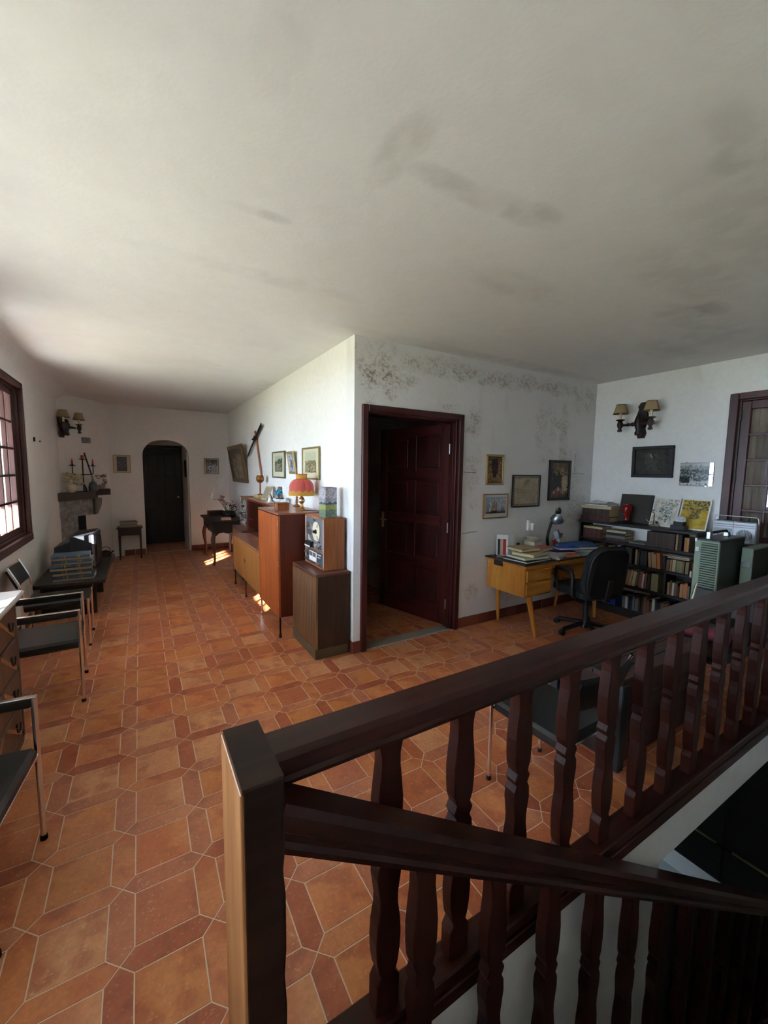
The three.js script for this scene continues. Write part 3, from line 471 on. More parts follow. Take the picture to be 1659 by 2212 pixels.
// ---------- wall lamps ----------
function sconce(label, pos, turn) {
  const g = thing('wall_lamp', label, 'wall lamp', pos, turn), wd = WOOD.dark;
  part('back_plate', wd, g, tf(extrude([[-0.03, -0.2], [0.03, -0.2], [0.045, -0.15], [0.03, -0.1], [0.05, -0.02], [0.055, 0.06], [0.035, 0.12], [0.045, 0.15], [0.02, 0.19], [-0.02, 0.19], [-0.045, 0.15], [-0.035, 0.12], [-0.055, 0.06], [-0.05, -0.02], [-0.03, -0.1], [-0.045, -0.15]], 0.03, 0.006), [0, 0, 0]));
  part('boss', wd, g, lathe([[0.001, -0.18], [0.03, -0.175], [0.036, -0.15], [0.022, -0.12], [0.04, -0.07], [0.044, -0.02], [0.03, 0.03], [0.02, 0.06], [0.001, 0.065]], 0, 0, 0.09, 16), bar([0, -0.04, 0.02], [0, -0.04, 0.1], 0.022, 10));
  for (const s of [-1, 1]) {
    const a = part('arm', wd, g, tf(lathe([[0.001, 0], [0.016, 0.0], [0.024, 0.03], [0.013, 0.05], [0.02, 0.08], [0.013, 0.11], [0.016, 0.14], [0.001, 0.14]], 0, 0, 0, 12), [s * 0.03, -0.05, 0.1], [0.5, 0, -s * Math.PI / 2]), lathe([[0.001, -0.07], [0.022, -0.065], [0.026, -0.05], [0.014, -0.035], [0.03, 0], [0.03, 0.03], [0.02, 0.05], [0.045, 0.065], [0.047, 0.072], [0.001, 0.07]], s * 0.165, -0.065, 0.165, 16));
    part('candle_tube', M(0xe2d3b0, 0.6), a, cyl(0.014, 0.014, 0.09, s * 0.165, 0.05, 0.165, 12));
    part('lamp_shade', M(0xb69a70, 0.9, { transmission: 0.25, thickness: 0 }), a, lathe([[0.078, 0], [0.05, 0.1]], s * 0.165, 0.075, 0.165, 20), lathe([[0.0765, 0.0], [0.0485, 0.1]], s * 0.165, 0.075, 0.165, 20));
    parts('shade_trim', WOOD.dark, a, tf(new THREE.TorusGeometry(0.0785, 0.003, 5, 24), [s * 0.165, 0.075, 0.165], [Math.PI / 2, 0, 0]), tf(new THREE.TorusGeometry(0.0505, 0.003, 5, 24), [s * 0.165, 0.175, 0.165], [Math.PI / 2, 0, 0]));
  }
  return g;
}
sconce('dark carved double wall lamp with beige shades on the chimney breast', [-2.563, 2.27, -4.72], Math.atan2(0.883, 0.468));
sconce('dark carved double wall lamp with beige shades above the dim framed photograph', [XR - 0.001, 2.24, 0.575], -Math.PI / 2);
single('stone_block', 'small grey stone block set in the chimney breast below the wall lamp', 'stone block', stone, box(0.14, 0.09, 0.03, 0, 0, 0, 0.006), [-2.30, 2.06, -5.19], 0.72);
// ---------- side table by the archway ----------
{
  const g = thing('side_table', 'small dark wooden side table against the archway wall', 'table', [-1.755, 0, -5.435]);
  part('top', WOOD.darkH, g, bb(-0.195, 0.195, 0.545, 0.572, -0.15, 0.15, 0.005));
  part('apron', WOOD.darkH, g, bb(-0.175, 0.175, 0.43, 0.546, -0.13, 0.13, 0.004));
  for (const s of [-1, 1]) for (const t of [-1, 1]) part('leg', WOOD.dark, g, tf(new THREE.CylinderGeometry(0.024, 0.014, 0.44, 4).rotateY(Math.PI / 4), [s * 0.16, 0.22, t * 0.118]));
  const c = [0x8d8478, 0xa79b8b, 0x6e665e, 0x9a9084, 0x7f766b];
  for (let i = 0; i < 5; i++) single('magazine', ['bottom', 'second', 'middle', 'fourth', 'top'][i] + ' faded magazine in the pile on the small archway table', 'magazine', M(c[i], 0.75), bb(-0.13, 0.13, 0, 0.019, -0.11, 0.11, 0.003), [-1.77 + rnd(-0.01, 0.015), 0.572 + i * 0.0192, -5.435], rnd(-0.06, 0.06), 'magazines on the small table');
}

{
  const k = thing('kettle', 'small dark kettle standing on the hearth beside the television', 'kettle', [-2.11, 0.121, -5.08]); part('body', M(0x2b2826, 0.45), k, lathe([[0.001, 0], [0.07, 0], [0.085, 0.04], [0.07, 0.09], [0.03, 0.11], [0.001, 0.115]], 0, 0, 0, 20)); part('handle', MAT.iron, k, tf(new THREE.TorusGeometry(0.07, 0.005, 6, 20, Math.PI), [0, 0.1, 0])); part('spout', M(0x2b2826, 0.45), k, bar([0.06, 0.05, 0], [0.12, 0.1, 0.01], 0.014, 8, 0.008));
  for (const [z, y, h] of [[-3.02, 1.93, 0.05], [-3.33, 1.925, 0.015]]) single('wall_nail', h > 0.03 ? 'rusty hook left in the white wall between window and fireplace' : 'small nail left in the white wall near the rusty hook', 'nail', MAT.iron, [bb(0, 0.018, -h / 2, h / 2, -0.006, 0.006, 0.002)], [XL + 0.001, y, z]);
}

// ---------- sideboard run: tall cabinet, low cabinet, display case ----------
function leg(parent, x, z, h, chrome) { const l = part('leg', chrome ? MAT.chrome : MAT.darkMetal, parent, cyl(0.009, 0.009, h, x, h / 2, z, 12)); part('foot', chrome ? MAT.chrome : MAT.rubber, l, cyl(0.016, 0.013, 0.04, x, 0.02, z, 12)); }
{
  const t = thing('tall_cabinet', 'tall orange teak cabinet with one door standing on thin metal legs', 'cabinet');
  const z0 = -1.385, z1 = -0.635, xf = -0.47;
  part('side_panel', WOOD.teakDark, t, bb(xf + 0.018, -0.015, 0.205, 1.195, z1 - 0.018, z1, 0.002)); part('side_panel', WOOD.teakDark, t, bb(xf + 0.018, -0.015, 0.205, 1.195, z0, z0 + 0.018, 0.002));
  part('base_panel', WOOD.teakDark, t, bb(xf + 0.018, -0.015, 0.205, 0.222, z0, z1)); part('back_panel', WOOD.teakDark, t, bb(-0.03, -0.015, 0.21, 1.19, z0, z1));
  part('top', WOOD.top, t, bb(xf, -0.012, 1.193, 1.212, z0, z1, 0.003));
  const d = part('door', WOOD.teak, t, bb(xf, xf + 0.018, 0.205, 1.185, z0 + 0.003, z1 - 0.002, 0.002));
  part('key_plate', MAT.brass, d, bb(xf - 0.006, xf, 0.67, 0.72, z0 + 0.012, z0 + 0.03, 0.002)); parts('hinge', MAT.brass, d, ...[0.3, 0.7, 1.09].map((y) => bb(xf - 0.003, xf + 0.004, y, y + 0.055, z1 - 0.012, z1 - 0.004, 0.001)));
  leg(t, -0.455, z1 - 0.02, 0.206); leg(t, -0.06, z1 - 0.03, 0.206); leg(t, -0.455, z0 + 0.04, 0.206, true); leg(t, -0.06, z0 + 0.04, 0.206);
  const l = thing('low_cabinet', 'low oak cabinet with two doors on black metal legs', 'cabinet'), a = -2.83, b = -1.388;
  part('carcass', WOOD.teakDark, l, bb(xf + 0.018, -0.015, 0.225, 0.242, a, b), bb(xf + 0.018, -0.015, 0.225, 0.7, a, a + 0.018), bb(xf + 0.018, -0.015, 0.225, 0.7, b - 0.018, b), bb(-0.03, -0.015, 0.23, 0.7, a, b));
  part('top', WOOD.top, l, bb(xf, -0.012, 0.7, 0.72, a, b, 0.003));
  for (const [p, q, k] of [[a, (a + b) / 2, 1], [(a + b) / 2, b, 0]]) { const e = part('door', k ? WOOD.oak : WOOD.oakH, l, bb(xf, xf + 0.018, 0.225, 0.695, p + 0.002, q - 0.002, 0.002)); part('key_plate', MAT.brass, e, bb(xf - 0.007, xf, 0.45, 0.5, k ? q - 0.03 : p + 0.012, k ? q - 0.014 : p + 0.028, 0.002)); }
  leg(l, -0.455, a + 0.03, 0.226); leg(l, -0.46, (a + b) / 2, 0.226); leg(l, -0.06, a + 0.05, 0.226); leg(l, -0.06, b - 0.1, 0.226);
  const c = thing('display_case', 'glass fronted teak display case standing on the low cabinet', 'display case'), u = -2.93, v = -1.39, xc = -0.255;
  part('frame', WOOD.teakDark, c, bb(xc, -0.012, 1.175, 1.2, u, v, 0.002), bb(xc, -0.012, 0.721, 0.74, a, v, 0.002), bb(xc, -0.012, 0.741, 1.175, u, u + 0.022, 0.002), bb(xc, -0.012, 0.741, 1.175, v - 0.02, v, 0.002), ); part('back_panel', WOOD.walnut, c, bb(-0.03, -0.012, 0.741, 1.175, u + 0.022, v - 0.02));
  part('top', WOOD.top, c, bb(xc - 0.004, -0.01, 1.2, 1.212, u - 0.004, v, 0.002));
  part('shelf', MAT.glass, c, bb(xc + 0.03, -0.035, 0.95, 0.956, u + 0.03, v - 0.03));
  part('sliding_pane', MAT.glass, c, bb(xc + 0.012, xc + 0.016, 0.745, 1.172, u + 0.024, -2.12)); part('sliding_pane', MAT.glass, c, bb(xc + 0.02, xc + 0.024, 0.745, 1.172, -2.17, v - 0.022));
  const gl = M(0xdfe6d8, 0.05, { transmission: 0.95, thickness: 0.004 });
  for (const [z, y, s] of [[-2.68, 0.741, 1], [-2.5, 0.741, 0.8], [-2.34, 0.741, 1.1], [-2.2, 0.741, 0.9], [-2.6, 0.957, 0.8], [-2.42, 0.957, 0.9], [-2.27, 0.957, 0.8]]) single('glass_jug', y > 0.8 ? 'cream porcelain jug on the glass shelf of the display case' : 'clear glass decanter standing on the display case floor', y > 0.8 ? 'jug' : 'decanter', y > 0.8 ? M(0xcfc9a8, 0.3) : gl, lathe([[0.001, 0.002], [0.035 * s, 0.002], [0.045 * s, 0.03], [0.04 * s, 0.09 * s], [0.018 * s, 0.12 * s], [0.02 * s, 0.17 * s], [0.016 * s, 0.17 * s], [0.014 * s, 0.12 * s], [0.036 * s, 0.088 * s], [0.04 * s, 0.03], [0.001, 0.008]], 0, 0, 0, 18), [-0.13, y, z], 0, y > 0.8 ? 'porcelain in the display case' : 'decanters in the display case');
}
// ---------- loudspeaker cabinets and tape recorders ----------
function loudspeaker(label, z0, z1) {   // slatted front faces -x
  const g = thing('loudspeaker', label, 'loudspeaker', [0, 0, (z0 + z1) / 2]), w = (z1 - z0) / 2, xf = -0.335;
  part('cabinet', WOOD.speaker, g, bb(xf + 0.02, -0.022, 0.09, 0.72, -w, w, 0.002));
  part('top', WOOD.speakerTop, g, bb(xf, -0.02, 0.72, 0.742, -w, w, 0.003));
  part('plinth', M(0x57482f, 0.5), g, bb(xf - 0.004, -0.022, 0.001, 0.09, -w + 0.01, w - 0.002, 0.004), bb(xf - 0.008, xf + 0.02, 0.08, 0.098, -w, w, 0.003));
  parts('edge', WOOD.slat, g, bb(xf, xf + 0.02, 0.09, 0.72, -w, -w + 0.03, 0.002), bb(xf, xf + 0.02, 0.09, 0.72, w - 0.012, w, 0.002));
  part('grille_cloth', M(0x1c1410, 0.95), g, bb(xf + 0.012, xf + 0.02, 0.1, 0.72, -w + 0.03, w - 0.012));
  const n = 20, p = (2 * w - 0.042) / n, s = finish([box(0.018, 0.618, p * 0.52, 0, 0, 0, 0.002)]);
  for (let i = 0; i < n; i++) { const o = shade(new THREE.Mesh(s, WOOD.slat)); o.name = 'slat'; o.position.set(xf + 0.004, 0.409, -w + 0.03 + p * (i + 0.5)); g.add(o); }
  return g;
}
loudspeaker('dark floor loudspeaker with vertical slats standing at the wall corner', -0.632, -0.03);
loudspeaker('dark floor loudspeaker with vertical slats half hidden behind the low cabinet', -3.6, -2.945);
function tapeDeck(label, z0, z1, tape) {   // panel faces -x; local z runs to the viewer's side
  const g = thing('tape_recorder', label, 'tape recorder', [0, 0.742, (z0 + z1) / 2]), w = (z1 - z0) / 2, xf = -0.225, h = 0.462;
  part('case', WOOD.walnut, g, bb(xf, -0.03, 0.006, h, w - 0.016, w, 0.002), bb(xf, -0.03, 0.006, h, -w, -w + 0.016, 0.002), bb(xf, -0.03, h - 0.014, h, -w + 0.016, w - 0.016), bb(xf, -0.03, 0.006, 0.022, -w + 0.016, w - 0.016), bb(-0.045, -0.03, 0.02, h - 0.012, -w + 0.016, w - 0.016));
  part('rear_cover', M(0x2a2624, 0.6), g, bb(-0.032, -0.018, 0.03, h - 0.02, -w + 0.03, w - 0.01));
  parts('foot', MAT.rubber, g, ...[-1, 1].flatMap((s) => [cyl(0.014, 0.014, 0.008, xf + 0.03, 0.004, s * (w - 0.05), 10), cyl(0.014, 0.014, 0.008, -0.06, 0.004, s * (w - 0.05), 10)]));
  const px = xf + 0.004, face = M(0x8d9093, 0.35, { metalness: 0.6 });
  const up = part('deck_panel', face, g, bb(px, px + 0.02, 0.165, h - 0.014, -w + 0.016, w - 0.016, 0.002)), lo = part('control_panel', M(0x4a525a, 0.4, { metalness: 0.4 }), g, bb(px, px + 0.02, 0.024, 0.15, -w + 0.016, w - 0.016, 0.002));
  parts('trim', MAT.white, g, bb(px - 0.004, px + 0.004, 0.024, h - 0.014, w - 0.022, w - 0.015), bb(px - 0.004, px + 0.004, 0.024, h - 0.014, -w + 0.015, -w + 0.022)); part('divider', WOOD.slat, g, bb(px - 0.002, px + 0.02, 0.15, 0.165, -w + 0.016, w - 0.016));
  const disc = (r0, r1, t, x) => lathe([[r0, 0], [r1, 0], [r1, t], [r0, t], [r0, 0]], 0, 0, 0, 36).rotateZ(Math.PI / 2).translate(x, 0, 0), Z = (z) => z;
  const reel = (name, mat, z, y, r) => { const q = part(name, mat, up, disc(0.02, r, 0.003, px - 0.004).translate(0, y, z)); part('hub', MAT.blackPaint, q, cyl(0.016, 0.012, 0.03, 0, 0, 0, 14).rotateZ(Math.PI / 2).translate(px - 0.02, y, z), disc(0.001, 0.022, 0.004, px - 0.008).translate(0, y, z)); parts('slot', M(0x55534c, 0.6), q, ...[0, 1, 2].map((i) => tf(box(0.002, 0.035, 0.012, 0, 0.062 * r / 0.089, 0), [px - 0.0078, y, z], [i * 2.094 + 0.5, 0, 0]))); return q; };
  reel('tape_reel', MAT.cream, Z(0.055), 0.328, 0.088);
  part('turntable', MAT.steel, up, disc(0.03, 0.055, 0.003, px - 0.003).translate(0, 0.334, Z(-0.125)), disc(0.06, 0.066, 0.002, px - 0.002).translate(0, 0.334, Z(-0.125)), cyl(0.016, 0.01, 0.03, 0, 0, 0, 12).rotateZ(Math.PI / 2).translate(px - 0.018, 0.334, Z(-0.125)));
  part('brand_mark', MAT.blackPaint, up, bb(px - 0.0015, px, 0.42, 0.432, -0.03, 0.03));
  parts('tape_guide', MAT.white, up, beam([px - 0.006, 0.28, -0.13], [px - 0.006, 0.225, -0.12], 0.008, 0.006), beam([px - 0.006, 0.25, -0.1], [px - 0.006, 0.225, -0.06], 0.005, 0.006));
  const hd = part('head_cover', MAT.blackPaint, up, bb(px - 0.04, px, 0.175, 0.225, -0.15, -0.01, 0.004)); part('head_strip', MAT.white, hd, bb(px - 0.042, px - 0.038, 0.178, 0.19, -0.145, -0.015));
  part('selector_knob', MAT.chrome, up, cyl(0.026, 0.022, 0.035, 0, 0, 0, 18).rotateZ(Math.PI / 2).translate(px - 0.018, 0.2, 0.055), cyl(0.012, 0.012, 0.01, px - 0.006, 0.245, 0.05, 10));
  parts('switch', MAT.blackPaint, up, ...[[0.12, 0.235], [0.14, 0.205], [0.15, 0.185], [0.11, 0.182]].map(([z, y]) => bb(px - 0.01, px, y, y + 0.01, z, z + 0.018, 0.002)));
  const mt = part('level_meter', MAT.white, lo, bb(px - 0.008, px, 0.045, 0.135, -0.115, 0.06, 0.003)); parts('meter_face', M(0x6d665e, 0.4), mt, bb(px - 0.0095, px - 0.007, 0.09, 0.128, -0.105, -0.035), bb(px - 0.0095, px - 0.007, 0.09, 0.128, -0.022, 0.05)); parts('needle', MAT.blackPaint, mt, beam([px - 0.0098, 0.094, -0.07], [px - 0.0098, 0.118, -0.052], 0.0016, 0.0012), beam([px - 0.0098, 0.094, 0.014], [px - 0.0098, 0.118, 0.032], 0.0016, 0.0012));
  parts('knob', MAT.steel, lo, ...[[-0.17, 0.115], [-0.17, 0.055], [0.115, 0.045]].map(([z, y]) => cyl(0.016, 0.013, 0.03, 0, 0, 0, 14).rotateZ(Math.PI / 2).translate(px - 0.015, y, z))); parts('button', MAT.white, lo, ...[[0.09, 0.12], [0.115, 0.12], [0.14, 0.12], [0.1, 0.095], [0.13, 0.095]].map(([z, y]) => bb(px - 0.008, px, y, y + 0.01, z, z + 0.014, 0.002)));
  return g;
}
tapeDeck('walnut cased reel tape recorder beneath the painted box vase', -0.585, -0.115);
tapeDeck('walnut cased reel tape recorder beside the corner table', -3.52, -3.03);
// ---------- things standing on the sideboard ----------
{
  const v = thing('box_vase', 'square box vase painted with a blue flower field', 'vase', [-0.135, 1.204, -0.24], 0.12);
  const field = art(256, 512, (c, w, h) => {
    const s = c.createLinearGradient(0, 0, 0, 1); c.fillStyle = '#a49fa6'; c.fillRect(0, 0, w, h); c.fillStyle = '#8d8a94'; for (let i = 0; i < 60; i++) { c.beginPath(); c.ellipse(rnd(0, w), rnd(0, h * 0.45), rnd(15, 50), rnd(10, 24), 0, 0, 7); c.fill(); } c.fillStyle = '#b5b0b2'; for (let i = 0; i < 40; i++) { c.beginPath(); c.ellipse(rnd(0, w), rnd(0, h * 0.4), rnd(12, 40), rnd(8, 20), 0, 0, 7); c.fill(); }
    c.fillStyle = '#3c4d5c'; c.beginPath(); c.moveTo(0, h * 0.53); for (let x = 0; x <= w; x += 16) c.lineTo(x, h * (0.49 + 0.03 * Math.sin(x * 0.05) + rnd(-0.01, 0.01))); c.lineTo(w, h * 0.57); c.lineTo(0, h * 0.57); c.fill();
    c.fillStyle = '#7f8a52'; c.fillRect(0, h * 0.56, w, h * 0.44); for (let i = 0; i < 900; i++) { const y = rnd(h * 0.57, h); c.fillStyle = y < h * 0.72 ? pick(['#a9a65e', '#8f9a5a', '#6d7f4c', '#c2b873']) : pick(['#2c3f63', '#3d5378', '#4c6a86', '#556b45', '#8a9a6a', '#27324d']); c.fillRect(rnd(0, w), y, rnd(3, 8), rnd(6, 16)); }
  });
  const pm = M(0xffffff, 0.25, { map: field }), sd = (r) => { const g = new THREE.PlaneGeometry(0.114, 0.265).translate(0, 0.1325, 0.0575).rotateY(r); g.userData.keepUV = true; return g; };
  part('body', M(0x8f9094, 0.4), v, bb(-0.057, 0.057, 0.001, 0.265, -0.057, 0.057)); part('painting', pm, v, sd(0), sd(Math.PI / 2), sd(-Math.PI / 2), sd(Math.PI)); part('inside', M(0x3c3d40, 0.8), v, bb(-0.053, 0.053, 0.2645, 0.2655, -0.053, 0.053));
  const l = thing('table_lamp', 'brass table lamp with a pink pleated shade and yellow fringe', 'lamp', [-0.17, 1.213, -0.83]);
  part('base', MAT.brass, l, lathe([[0.001, 0], [0.06, 0], [0.058, 0.008], [0.03, 0.02], [0.016, 0.05], [0.014, 0.07], [0.03, 0.085], [0.034, 0.105], [0.024, 0.125], [0.012, 0.14], [0.01, 0.165], [0.016, 0.175], [0.009, 0.19], [0.009, 0.3], [0.001, 0.3]], 0, 0, 0, 24));
  const sh = new THREE.LatheGeometry([[0.116, 0.17], [0.122, 0.2], [0.122, 0.24], [0.112, 0.275], [0.088, 0.303], [0.052, 0.318]].map((q) => new THREE.Vector2(...q)), 72);
  { const p = sh.attributes.position; for (let i = 0; i < p.count; i++) { const a = Math.atan2(p.getZ(i), p.getX(i)), k = 1 - 0.055 * Math.abs(Math.cos(a * 6)) ** 5; p.setX(i, p.getX(i) * k); p.setZ(i, p.getZ(i) * k); } sh.computeVertexNormals(); }
  part('lamp_shade', M(0xcf5a52, 0.8, { transmission: 0.25, thickness: 0 }), l, sh);
  const fr = M(0xc08a34, 0.8); const fg = new THREE.LatheGeometry([[0.124, 0.235], [0.127, 0.19], [0.125, 0.15]].map((q) => new THREE.Vector2(...q)), 96, 0, Math.PI * 2);
  { const p = fg.attributes.position; for (let i = 0; i < p.count; i++) { const a = Math.atan2(p.getZ(i), p.getX(i)), y = p.getY(i); if (y > 0.22) p.setY(i, 0.182 + 0.024 * Math.abs(Math.cos(a * 6))); const k = 1 + 0.012 * Math.cos(a * 48) + 0.006 * Math.cos(a * 31); p.setX(i, p.getX(i) * k); p.setZ(i, p.getZ(i) * k); } fg.computeVertexNormals(); }
  part('fringe', fr, l, fg); part('collar', fr, l, lathe([[0.055, 0.315], [0.056, 0.365]], 0, 0, 0, 30), lathe([[0.053, 0.316], [0.054, 0.364]], 0, 0, 0, 30)); parts('collar_trim', M(0x8a4a24, 0.7), l, tf(new THREE.TorusGeometry(0.056, 0.003, 5, 30), [0, 0.365, 0], [Math.PI / 2, 0, 0]), tf(new THREE.TorusGeometry(0.055, 0.003, 5, 30), [0, 0.318, 0], [Math.PI / 2, 0, 0]));
  part('cord', MAT.blackPaint, l, tube([[0.04, 0.004, 0.03], [0.07, 0.004, 0.09], [0.11, 0.004, 0.13], [0.125, 0.006, 0.16]], 0.0035, 20), box(0.014, 0.012, 0.028, 0.127, 0.007, 0.172, 0.003));
  const bx = thing('wooden_box', 'small brown wooden box standing before the pink lamp', 'box', [-0.34, 1.2125, -0.95], 0.06); part('body', WOOD.walnut, bx, bb(-0.06, 0.06, 0, 0.06, -0.05, 0.05, 0.002)); part('lid', WOOD.walnut, bx, bb(-0.062, 0.062, 0.0605, 0.075, -0.052, 0.052, 0.002)); part('clasp', MAT.brass, bx, bb(-0.065, -0.062, 0.045, 0.066, -0.008, 0.008));
  const twist = (h, r) => { const p = []; for (let i = 0; i <= 40; i++) p.push([r * (0.72 + 0.28 * Math.cos(i * 1.35)), h * i / 40]); return p; };
  const cs = thing('candlestick', 'turned wooden candlestick behind the pink lamp', 'candlestick', [-0.06, 1.213, -1.3]); part('stem', WOOD.walnut, cs, lathe([[0.001, 0], [0.045, 0], [0.045, 0.01], [0.018, 0.02], ...twist(0.22, 0.017).map(([a, b]) => [a, b + 0.022]), [0.024, 0.245], [0.024, 0.255], [0.001, 0.255]], 0, 0, 0, 16));
  for (const [i, z] of [-2.72, -2.72].entries()) single('paperback', (i ? 'upper' : 'lower') + ' tan book under the amber goblet', 'book', M(i ? 0xb59a6c : 0xa88a5a, 0.7), bb(-0.07, 0.07, 0, 0.026, -0.1, 0.1, 0.003), [-0.11, 1.2125 + i * 0.0262, z], i * 0.08, 'tan books under the goblet');
  const gb = thing('goblet', 'amber glass goblet on a twisted wooden stem', 'goblet', [-0.11, 1.265, -2.72]);
  part('stem', WOOD.walnut, gb, lathe([[0.001, 0], [0.04, 0], [0.038, 0.01], [0.014, 0.02], ...twist(0.14, 0.015).map(([a, b]) => [a, b + 0.02]), [0.018, 0.165], [0.001, 0.168]], 0, 0, 0, 16));
  part('bowl', M(0xd08a1e, 0.06, { transmission: 0.75, thickness: 0.01, attenuationColor: new THREE.Color(0xb06a10), attenuationDistance: 0.02 }), gb, lathe([[0.001, 0.168], [0.03, 0.172], [0.052, 0.2], [0.056, 0.23], [0.044, 0.275], [0.041, 0.275], [0.052, 0.23], [0.047, 0.2], [0.001, 0.18]], 0, 0, 0, 24));
  const st = thing('photo_stand', 'pale wooden photo frame leaning back on its strut', 'photo frame', [-0.15, 1.213, -2.36], 0.25); part('frame', M(0xb7a078, 0.5), st, tf(bb(-0.012, 0.012, 0, 0.2, -0.075, 0.075, 0.003), [0, 0, 0], [0, 0, -0.42])); part('strut', WOOD.dark, st, beam([0.125, 0.004, 0], [0.055, 0.13, 0], 0.012, 0.03)); part('photo', M(0x8a8374, 0.5), st, tf(bb(-0.0135, -0.0115, 0.02, 0.18, -0.055, 0.055), [0, 0, 0], [0, 0, -0.42]));
  single('wooden_plaque', 'narrow brown wooden plaque leaning on the wall above the display case', 'plaque', WOOD.walnut, tf(bb(-0.008, 0.008, 0, 0.19, -0.045, 0.045, 0.003), [0, 0, 0], [0, 0, -0.1]), [-0.045, 1.214, -2.08]);
  const w = thing('white_bowl', 'white bowl holding a blue flower and dark pebbles', 'bowl', [-0.12, 1.213, -1.74]); part('bowl', M(0xe4e7ea, 0.3), w, lathe([[0.001, 0.003], [0.04, 0.003], [0.08, 0.04], [0.088, 0.06], [0.084, 0.06], [0.075, 0.042], [0.001, 0.012]], 0, 0, 0, 24)); parts('pebble', M(0x4a4038, 0.8), w, ...Array.from({ length: 14 }, () => sph(rnd(0.012, 0.02), rnd(-0.045, 0.045), rnd(0.045, 0.06), rnd(-0.045, 0.045), 7, [1, 0.7, 1])));
  part('flower', M(0x3f8fae, 0.7), w, ...Array.from({ length: 12 }, (_, i) => tf(sph(0.026, 0, 0, 0, 7, [1, 0.3, 0.6]), [0.03 * Math.cos(i * 1.9) - 0.02, 0.12 + 0.014 * (i % 4), 0.03 * Math.sin(i * 1.9)], [rnd(-0.8, 0.8), i, 0.6]))); part('stalk', M(0x4b5b3a, 0.8), w, bar([0, 0.04, 0], [-0.02, 0.12, 0], 0.004));
  const gl = M(0xeef2f4, 0.05, { transmission: 0.9, thickness: 0.004 });
  single('tumbler', 'clear glass tumbler beside the white bowl', 'glass', gl, lathe([[0.001, 0.002], [0.03, 0.002], [0.036, 0.1], [0.033, 0.1], [0.027, 0.008], [0.001, 0.008]], 0, 0, 0, 18), [-0.1, 1.213, -2.0]);
  const fg2 = thing('porcelain_figure', 'small white porcelain figurine group on a base', 'figurine', [-0.2, 1.213, -1.9]); part('base', M(0xe7e8ea, 0.3), fg2, bb(-0.035, 0.035, 0, 0.014, -0.05, 0.05, 0.004)); parts('figure', M(0xd5d2cc, 0.3), fg2, ...[-0.025, 0.02].flatMap((z) => [lathe([[0.001, 0.014], [0.022, 0.014], [0.012, 0.05], [0.016, 0.062], [0.007, 0.072], [0.001, 0.073]], 0, 0, z, 12), sph(0.011, 0, 0.083, z, 10)]));
  const sw = thing('sugar_bowl', 'lidded white sugar bowl near the wooden candlestick', 'bowl', [-0.13, 1.213, -1.52]); part('bowl', M(0xe4e7ea, 0.3), sw, lathe([[0.001, 0.002], [0.03, 0.002], [0.05, 0.03], [0.045, 0.05], [0.001, 0.052]], 0, 0, 0, 20)); part('lid', M(0xe4e7ea, 0.3), sw, lathe([[0.046, 0.051], [0.02, 0.066], [0.006, 0.07], [0.008, 0.08], [0.001, 0.083]], 0, 0, 0, 18));
}
